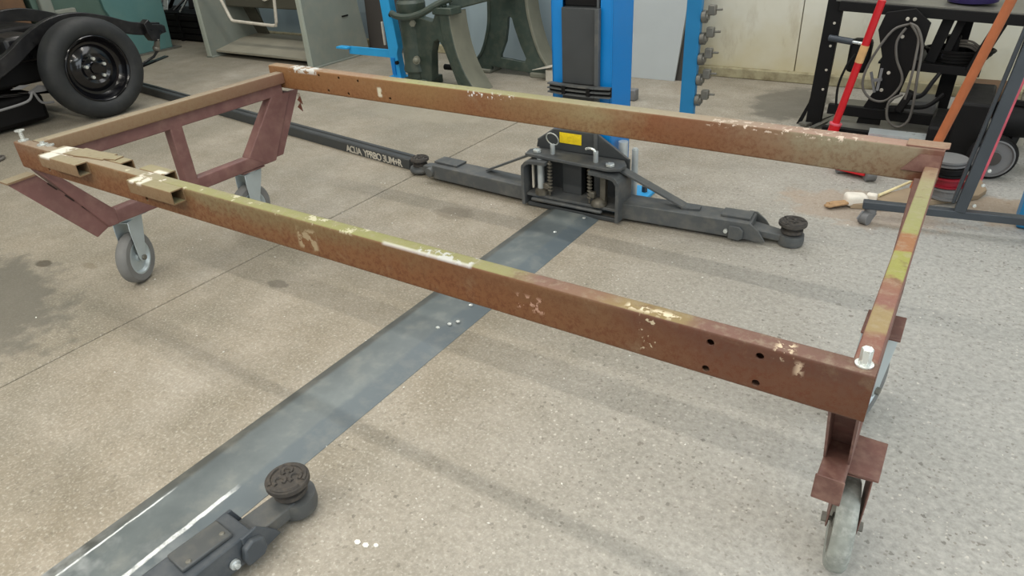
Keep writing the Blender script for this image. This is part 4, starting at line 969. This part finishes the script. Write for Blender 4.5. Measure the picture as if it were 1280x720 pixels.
# ------------------------------------------------------------------ blue pole with pad adapters
bl = thing('adapter_post', 'slim blue post carrying five round pad adapters in front of the cream wall', 'post', (-1.23, 3.5, 0))
MB().box((-1.272, 3.50, 0.006), (-1.197, 3.535, 1.3)).build('post', 'pole_blue', bl, bevel=0.002)
MB().box((-1.33, 3.42, 0.0), (-1.14, 3.62, 0.008)).build('base', 'pole_blue', bl)
for i, z in enumerate((0.603, 0.500, 0.400, 0.297, 0.192)):
    c_ = MB().lathe((-1.196, 3.52, z), (1, 0, 0.10), [(0.0, 0.0), (0.026, 0.001), (0.030, 0.004), (0.030, 0.024), (0.020, 0.028), (0.018, 0.034)], 18).build('pad_adapter', 'zinc_dark', None)
    tag(c_, '%s round steel pad adapter on the slim blue post' % ('topmost', 'second from top', 'middle', 'second from bottom', 'lowest')[i], 'adapter', 'pad adapters on the blue post')
    MB().box((-1.165, 3.502, z + 0.010), (-1.128, 3.535, z + 0.058)).build('block', 'zinc_dark', c_, bevel=0.005)
    MB().cyl((-1.13, 3.52, z + 0.036), (-1.098, 3.52, z + 0.038), 0.0055, n=10).build('stem', 'zinc_dark', c_)

# ------------------------------------------------------------------ black rack (right)
rk = thing('welding_rack', 'black angle iron trolley rack with hanging cables against the cream wall', 'rack', (-0.2, 4.1, 0))
def rbar(p, q, w_, h_, up=(0, 0, 1), nm='rack_bar', mat='black'): return MB().bar(p, q, w_, h_, up).build(nm, mat, rk, bevel=0.002, seg=1)
rbar((-0.675, 3.95, 0.0), (-0.655, 3.95, 1.0), 0.075, 0.04, (0, 1, 0), 'rack_post')
MB().prism([(-0.76, 0.0), (-0.735, 0.005), (-0.70, 0.12), (-0.68, 0.30), (-0.69, 0.30), (-0.715, 0.12)], xz, 3.94, 3.95).build('foot_brace', 'black', rk)
for z in (0.20, 0.30, 0.42, 0.53): MB().lathe((-0.652, 3.928, z), (0, -1, 0), [(0.007, 0), (0.006, 0.003), (0, 0.004)], 8).build('bolt_head', 'offwhite', rk)
# swooping centre plate
MB().prism([(-0.46, 0.03), (-0.345, 0.03), (-0.345, 0.14), (-0.29, 0.22), (-0.27, 0.33), (-0.235, 0.44), (-0.225, 0.56), (-0.30, 0.62), (-0.42, 0.60), (-0.44, 0.52), (-0.40, 0.40), (-0.40, 0.24), (-0.44, 0.14)], xz, 3.86, 3.875).build('centre_plate', 'black', rk, bevel=0.002)
for x, z in ((-0.325, 0.575), (-0.295, 0.575), (-0.33, 0.495), (-0.355, 0.325), (-0.37, 0.24), (-0.425, 0.055), (-0.395, 0.052)):
    MB().lathe((x, 3.858, z), (0, -1, 0), [(0.0085, 0), (0.008, 0.004), (0, 0.005)], 10).build('bolt_head', 'offwhite', rk)
rbar((-0.64, 3.92, 0.615), (0.16, 3.92, 0.575), 0.03, 0.045, nm='top_rail')
MB().prism([(-0.66, 3.92), (0.2, 3.92), (0.2, 4.35), (-0.66, 4.35)], lambda u, v, w: (u, v, w - (u + 0.66) * 0.05), 0.635, 0.645).build('top_shelf', 'zinc_dark', rk)
rbar((-0.40, 3.95, 0.350), (0.02, 3.95, 0.335), 0.03, 0.04, nm='middle_rail')
MB().box((-0.42, 3.95, 0.345), (0.02, 4.35, 0.355)).build('middle_shelf', 'black', rk)
rbar((-0.60, 3.86, 0.125), (-0.02, 3.86, 0.115), 0.03, 0.05, nm='lower_rail')
rbar((-0.58, 3.66, 0.055), (0.08, 3.66, 0.045), 0.03, 0.075, nm='lower_rail')
MB().box((-0.58, 3.66, 0.055), (0.08, 4.3, 0.065)).build('bottom_shelf', 'zinc_dark', rk)
rbar((-0.115, 4.15, 0.03), (-0.095, 4.15, 0.62), 0.07, 0.035, (0, 1, 0), 'rack_post')
rbar((-0.02, 3.95, 0.34), (0.06, 3.95, 0.60), 0.05, 0.035, (0, 1, 0), 'rack_post')
rbar((-0.20, 4.0, 0.36), (-0.155, 4.0, 0.60), 0.05, 0.03, (0, 1, 0), 'rack_post')
rbar((-0.145, 4.0, 0.38), (-0.10, 4.0, 0.60), 0.035, 0.03, (0, 1, 0), 'rack_post')
rbar((0.14, 3.9, 0.0), (0.18, 3.9, 0.62), 0.05, 0.035, (0, 1, 0), 'rack_post')
MB().cyl((-0.66, 3.90, 0.465), (-0.545, 3.88, 0.455), 0.016).build('grip', 'hoist', rk)
MB().cyl((-0.545, 3.88, 0.455), (-0.49, 3.87, 0.45), 0.008).build('grip_rod', 'bright', rk)
MB().box((-0.56, 3.90, 0.30), (-0.46, 3.99, 0.46)).build('reel_box', 'black', rk, bevel=0.02)
MB().box((-0.03, 3.52, 0.012), (0.10, 3.90, 0.30)).box((-0.12, 3.56, 0.01), (-0.02, 3.9, 0.17)).build('black_tank', 'black', rk, bevel=0.012)
# hanging cables
def cable(pts, r, nm='cable', mat='cable', closed=False):
    return MB().tube(smoothpts(pts, 6, closed), r, 8, closed).build(nm, mat, rk)
cb = cable([(-0.31, 3.84, 0.555), (-0.37, 3.83, 0.53), (-0.42, 3.82, 0.44), (-0.455, 3.82, 0.33), (-0.45, 3.82, 0.25), (-0.40, 3.82, 0.20), (-0.34, 3.82, 0.20), (-0.295, 3.82, 0.26), (-0.29, 3.82, 0.32), (-0.33, 3.82, 0.40), (-0.345, 3.82, 0.48), (-0.32, 3.83, 0.54)], 0.006)
cable([(-0.31, 3.83, 0.56), (-0.27, 3.82, 0.54), (-0.235, 3.81, 0.46), (-0.225, 3.80, 0.33), (-0.215, 3.80, 0.20), (-0.22, 3.79, 0.12), (-0.26, 3.79, 0.085), (-0.31, 3.79, 0.12), (-0.32, 3.80, 0.20), (-0.27, 3.81, 0.24)], 0.0065)
cable([(-0.30, 3.82, 0.555), (-0.26, 3.82, 0.50), (-0.252, 3.81, 0.42), (-0.25, 3.80, 0.33), (-0.255, 3.80, 0.22)], 0.006)
cable([(-0.52, 3.87, 0.40), (-0.55, 3.86, 0.34), (-0.57, 3.85, 0.24), (-0.56, 3.85, 0.12)], 0.006, mat='black')
cable([(-0.25, 3.82, 0.22), (-0.19, 3.82, 0.24), (-0.16, 3.84, 0.30), (-0.14, 3.86, 0.34)], 0.010, mat='black')
cable([(-0.25, 3.82, 0.18), (-0.16, 3.82, 0.19), (-0.10, 3.84, 0.25)], 0.010, mat='black')
MB().bar((-0.275, 3.82, 0.155), (-0.235, 3.82, 0.255), 0.045, 0.035).bar((-0.33, 3.82, 0.16), (-0.25, 3.82, 0.17), 0.03, 0.03).build('hose_gun', 'black', rk, bevel=0.006)
cl = MB().bar((-0.385, 3.83, 0.35), (-0.385, 3.82, 0.245), 0.012, 0.010).bar((-0.430, 3.83, 0.33), (-0.395, 3.82, 0.235), 0.010, 0.010).bar((-0.415, 3.825, 0.29), (-0.375, 3.825, 0.30), 0.02, 0.012)
cl.build('earth_clamp', 'wheelgrey', rk)
# clutter on the rack
cc = thing('cable_coil', 'coiled black cable with square plug on the middle shelf of the black rack', 'cable', (-0.10, 4.05, 0.36))
for k in range(4):
    MB().tube([(-0.09 + (0.11 + 0.012 * k) * math.cos(a), 4.08 + 0.10 * math.sin(a), 0.365 + 0.015 * k) for a in [2 * PI * j / 22 for j in range(22)]], 0.008, 7, closed=True).build('coil_turn', 'black', cc)
MB().box((-0.155, 4.04, 0.38), (-0.095, 4.10, 0.475)).build('plug', 'black', cc, bevel=0.006)
for k in range(3):
    MB().tube(smoothpts([(-0.10, 4.05, 0.455 - k * 0.012), (-0.05, 4.03, 0.457 - k * 0.013), (-0.01, 4.03, 0.43 - k * 0.012), (0.0, 4.05, 0.385)], 5), 0.0055, 7).build('plug_cable', 'cable', cc)
tag(MB().box((-0.36, 4.0, 0.355), (-0.24, 4.12, 0.42)).build('parts_box', 'darkpanel', bevel=0.01), 'dark small box on the middle shelf behind the hanging cables', 'box')
tag(MB().lathe((-0.09, 4.10, 0.622), (0, 0, 1), [(0.09, 0.0), (0.105, 0.005), (0.115, 0.05), (0.108, 0.052), (0.09, 0.01), (0.0, 0.008)], 28).build('purple_tray', 'purple'), 'purple round tray on top of the black rack', 'tray')
tag(MB().box((-0.60, 4.05, 0.645), (-0.38, 4.3, 0.70)).build('grey_case', 'wheelgrey', bevel=0.01), 'grey flat case on the top shelf of the black rack', 'case')
for i, (a, b, w_) in enumerate((((-0.72, 3.90, 0.012), (-0.56, 4.22, 0.03), 0.05), ((-0.66, 3.86, 0.012), (-0.52, 4.15, 0.05), 0.025), ((-0.60, 3.86, 0.012), (-0.44, 3.98, 0.03), 0.06))):
    tag(MB().bar(a, b, w_, 0.012).build('flat_bar', 'zinc_dark'), ('wide grey flat bar at the foot of the rack post, leftmost of three', 'narrow grey flat bar, middle of three by the rack foot', 'short grey flat bar nearest the red jack handle')[i], 'metal bar', 'flat bars on the floor under the rack')
tag(MB().bar((-0.36, 3.60, 0.105), (-0.12, 3.62, 0.10), 0.09, 0.012).bar((-0.36, 3.60, 0.0995), (-0.12, 3.62, 0.0945), 0.09, 0.003).build('silver_plate', 'steelbar'), 'silver metal plate lying on the lower rail of the black rack', 'plate')
tag(MB().box((-0.28, 4.0, 0.066), (-0.12, 4.2, 0.16)).build('crumpled_foil', 'wheelgrey', bevel=0.02), 'crumpled grey packet on the bottom shelf of the black rack', 'packet')

# ------------------------------------------------------------------ red trolley jack with long handle
jk = thing('trolley_jack', 'red trolley jack with long raised handle in front of the black rack', 'jack', (-0.35, 3.45, 0))
MB().cyl((-0.522, 3.60, 0.075), (-0.418, 3.60, 0.69), 0.017, n=16).build('handle', 'red', jk)
MB().cyl((-0.4635, 3.60, 0.42), (-0.4505, 3.60, 0.497), 0.0185, n=16).build('tape_band', 'tape', jk)
MB().cyl((-0.526, 3.60, 0.045), (-0.512, 3.60, 0.125), 0.026, n=16).build('handle_socket', 'red', jk)
MB().lathe((-0.513, 3.60, 0.12), (0.15, 0, 1), [(0.022, 0), (0.029, 0.002), (0.029, 0.009), (0.022, 0.011)], 18).build('collar', 'pink', jk)
MB().bar((-0.50, 3.58, 0.055), (-0.22, 3.40, 0.05), 0.03, 0.05).bar((-0.54, 3.52, 0.055), (-0.28, 3.32, 0.05), 0.03, 0.05).bar((-0.53, 3.57, 0.04), (-0.47, 3.48, 0.04), 0.1, 0.02).build('side_frame', 'red', jk, bevel=0.004)
MB().prism([(-0.42, 0.05), (-0.22, 0.045), (-0.26, 0.075), (-0.33, 0.09)], xz, 3.40, 3.46).build('lift_arm', 'red', jk, bevel=0.004)
for x, y in ((-0.425, 3.27), (-0.30, 3.22)):
    MB().cyl((x, y, 0.026), (x + 0.035, y + 0.02, 0.026), 0.026, n=18).build('jack_wheel', 'wheelgrey', jk)
MB().bar((-0.43, 3.30, 0.035), (-0.29, 3.26, 0.035), 0.09, 0.03).build('axle_block', 'red', jk, bevel=0.004)

# ------------------------------------------------------------------ broom, plank, brush, stick
tag(MB().cyl((-0.058, 3.20, 0.0), (0.045, 3.20, 1.05), 0.019, n=18).build('wooden_pole', 'wood_handle') if False else MB().cyl((-0.095, 2.95, 0.10), (0.115, 2.95, 1.15), 0.0165, n=18).build('wooden_pole', 'wood_handle'), 'orange-brown wooden pole leaning upright behind the right frame corner', 'pole')
tag(MB().prism([(-0.30, 2.885), (-0.18, 2.915), (0.13, 3.19), (0.155, 3.27), (0.13, 3.38), (0.02, 3.36), (-0.20, 3.05)], xy, 0.0, 0.022).build('plank', 'plank', bevel=0.003), 'weathered wooden plank lying on the floor beside the dark hoist leg', 'plank')
bh = thing('hand_brush', 'white and tan hand brush on the floor at the end of the plank', 'brush', (-0.33, 2.88, 0))
MB().bar((-0.325, 2.905, 0.029), (-0.250, 2.945, 0.029), 0.066, 0.050, w1=0.058, h1=0.040).build('brush_body', 'white_cloth', bh, bevel=0.016, seg=4)
bb = MB()
for k in range(26):
    a = k * 2.4; r_ = 0.018 * math.sqrt(k / 26)
    bb.cyl((-0.31 + r_ * math.cos(a) * .5, 2.90 + r_ * math.sin(a), 0.020 + 0.4 * r_ * math.cos(a)), (-0.375 + 1.0 * r_ * math.cos(a), 2.862 + 1.8 * r_ * math.sin(a), 0.012 + 0.003 * math.cos(a)), 0.005, 0.004, n=5)
bb.build('bristles', 'bristle', bh, kind='stuff')
tag(MB().box((-0.255, 2.955, 0.0), (-0.215, 2.985, 0.045)).build('white_label_box', 'white_cloth', bevel=0.006), 'small white packet right behind the white hand brush', 'packet')
tag(MB().cyl((-0.215, 3.00, 0.029), (-0.10, 3.26, 0.029), 0.006, n=10).build('thin_stick', 'wood_yellow'), 'thin pale stick on the floor behind the hand brush', 'stick')

# ------------------------------------------------------------------ dark hoist frame
hs = thing('workshop_hoist', 'dark blue-grey steel hoist leg frame on small castors at the right edge', 'hoist', (0.1, 2.9, 0))
MB().bar((-0.245, 2.775, 0.074), (0.36, 2.875, 0.074), 0.034, 0.030).build('floor_leg', 'hoist', hs, bevel=0.003)
MB().bar((0.072, 2.83, 0.085), (0.165, 2.86, 1.05), 0.038, 0.045, up=(0, 1, 0)).build('upright', 'hoist', hs, bevel=0.003)
MB().bar((0.045, 2.850, 0.11), (0.13, 2.88, 1.0), 0.012, 0.05, up=(0, 1, 0)).build('side_strap', 'hoist', hs, bevel=0.002)
for z in (0.12, 0.20, 0.255):
    MB().lathe((0.10 + z * 0.09, 2.81, z), (0.3, -1, 0), [(0.007, 0), (0.006, 0.004), (0, 0.005)], 8).build('bolt', 'bright', hs)
cs = MB().cyl((-0.215, 2.785, 0.04), (-0.215, 2.785, 0.06), 0.022, n=14).bar((-0.232, 2.765, 0.045), (-0.245, 2.745, 0.016), 0.006, 0.03).bar((-0.200, 2.785, 0.045), (-0.213, 2.765, 0.016), 0.006, 0.03).build('castor', 'wheelgrey', hs)
MB().cyl((-0.240, 2.765, 0.024), (-0.210, 2.752, 0.024), 0.024, n=20).build('castor_wheel', 'wheelgrey', cs)
cs = MB().cyl((0.34, 2.86, 0.04), (0.34, 2.86, 0.06), 0.022, n=14).build('castor', 'wheelgrey', hs)
MB().cyl((0.325, 2.85, 0.024), (0.355, 2.86, 0.024), 0.024, n=20).build('castor_wheel', 'hoist', cs)

# ------------------------------------------------------------------ compressor with grey wheel, cable reels
cp = thing('compressor', 'dark wheeled compressor with grey spoked wheel at the right edge', 'compressor', (0.25, 3.6, 0))
MB().lathe((0.145, 3.47, 0.095), (0.25, -1, 0), [(0.078, -0.03), (0.088, -0.028), (0.095, -0.015), (0.095, 0.012), (0.088, 0.022), (0.078, 0.024)], 36, close=True).build('wheel_tyre', 'black', cp)
MB().lathe((0.145, 3.47, 0.095), (0.25, -1, 0), [(0.079, -0.02), (0.080, 0.027), (0.074, 0.028), (0.070, 0.018), (0.034, 0.014), (0.032, 0.026), (0.0, 0.026)], 36).build('wheel_disc', 'wheelgrey', cp)
MB().lathe((0.145, 3.47, 0.095), (0.25, -1, 0), [(0.030, 0.0255), (0.028, 0.030), (0.0, 0.031)], 24).build('hub_cap', 'darkpanel', cp)
MB().cyl((0.12, 3.62, 0.22), (0.75, 3.72, 0.22), 0.075, n=24).build('tank', 'black', cp)
MB().cyl((0.165, 3.50, 0.095), (0.20, 3.62, 0.095), 0.012).bar((0.20, 3.62, 0.09), (0.22, 3.63, 0.22), 0.03, 0.03).build('axle_bracket', 'black', cp)
MB().bar((0.6, 3.7, 0.0), (0.6, 3.7, 0.2), 0.04, 0.04).build('foot', 'black', cp)
MB().bar((0.12, 3.60, 0.305), (0.50, 3.60, 0.275), 0.02, 0.02).build('handle', 'black', cp)
tag(MB().cyl((0.24, 4.0, 0.0), (0.255, 4.0, 1.0), 0.035, n=16).build('pale_pipe', 'offwhite'), 'pale upright pipe behind the dark hoist upright', 'pipe')
tag(MB().cyl((0.125, 3.40, 0.0), (0.215, 3.40, 1.0), 0.009, n=10).build('pink_rod', 'pink'), 'thin pink-red rod leaning beside the dark hoist upright', 'rod')
tag(MB().box((0.0, 4.42, 0.0), (0.17, 4.7, 0.14)).build('brown_carton', 'brown_box', bevel=0.01), 'brown box on the floor by the cream wall behind the wooden pole', 'box')
for i, (z, mt, lb) in enumerate(((0.158, 'wheelgrey', 'grey round lid topmost on the pile of reels behind the frame corner'), (0.118, 'black', 'black reel second from top in the pile behind the frame corner'), (0.073, 'dark_red', 'red reel in the pile behind the frame corner'), (0.023, 'wheelgrey', 'grey reel lowest in the pile behind the frame corner'))):
    h_ = (0.028, 0.04, 0.045, 0.05)[i]
    o_ = MB().lathe((-0.005 + 0.006 * i, 3.12, z), (0, 0, 1), [(0.062, 0), (0.068, 0.004), (0.068, 0.010), (0.058, 0.012), (0.058, h_ - 0.012), (0.068, h_ - 0.010), (0.068, h_ - 0.002), (0.055, h_)], 26).build('cable_reel', mt)
    tag(o_, lb, 'reel', 'reels piled behind the frame corner')
tag(MB().box((0.262, 2.955, 0.0), (0.50, 3.10, 0.115)).build('blue_case', 'pole_blue', bevel=0.012), 'blue case standing on the floor at the right edge of the photo', 'case')
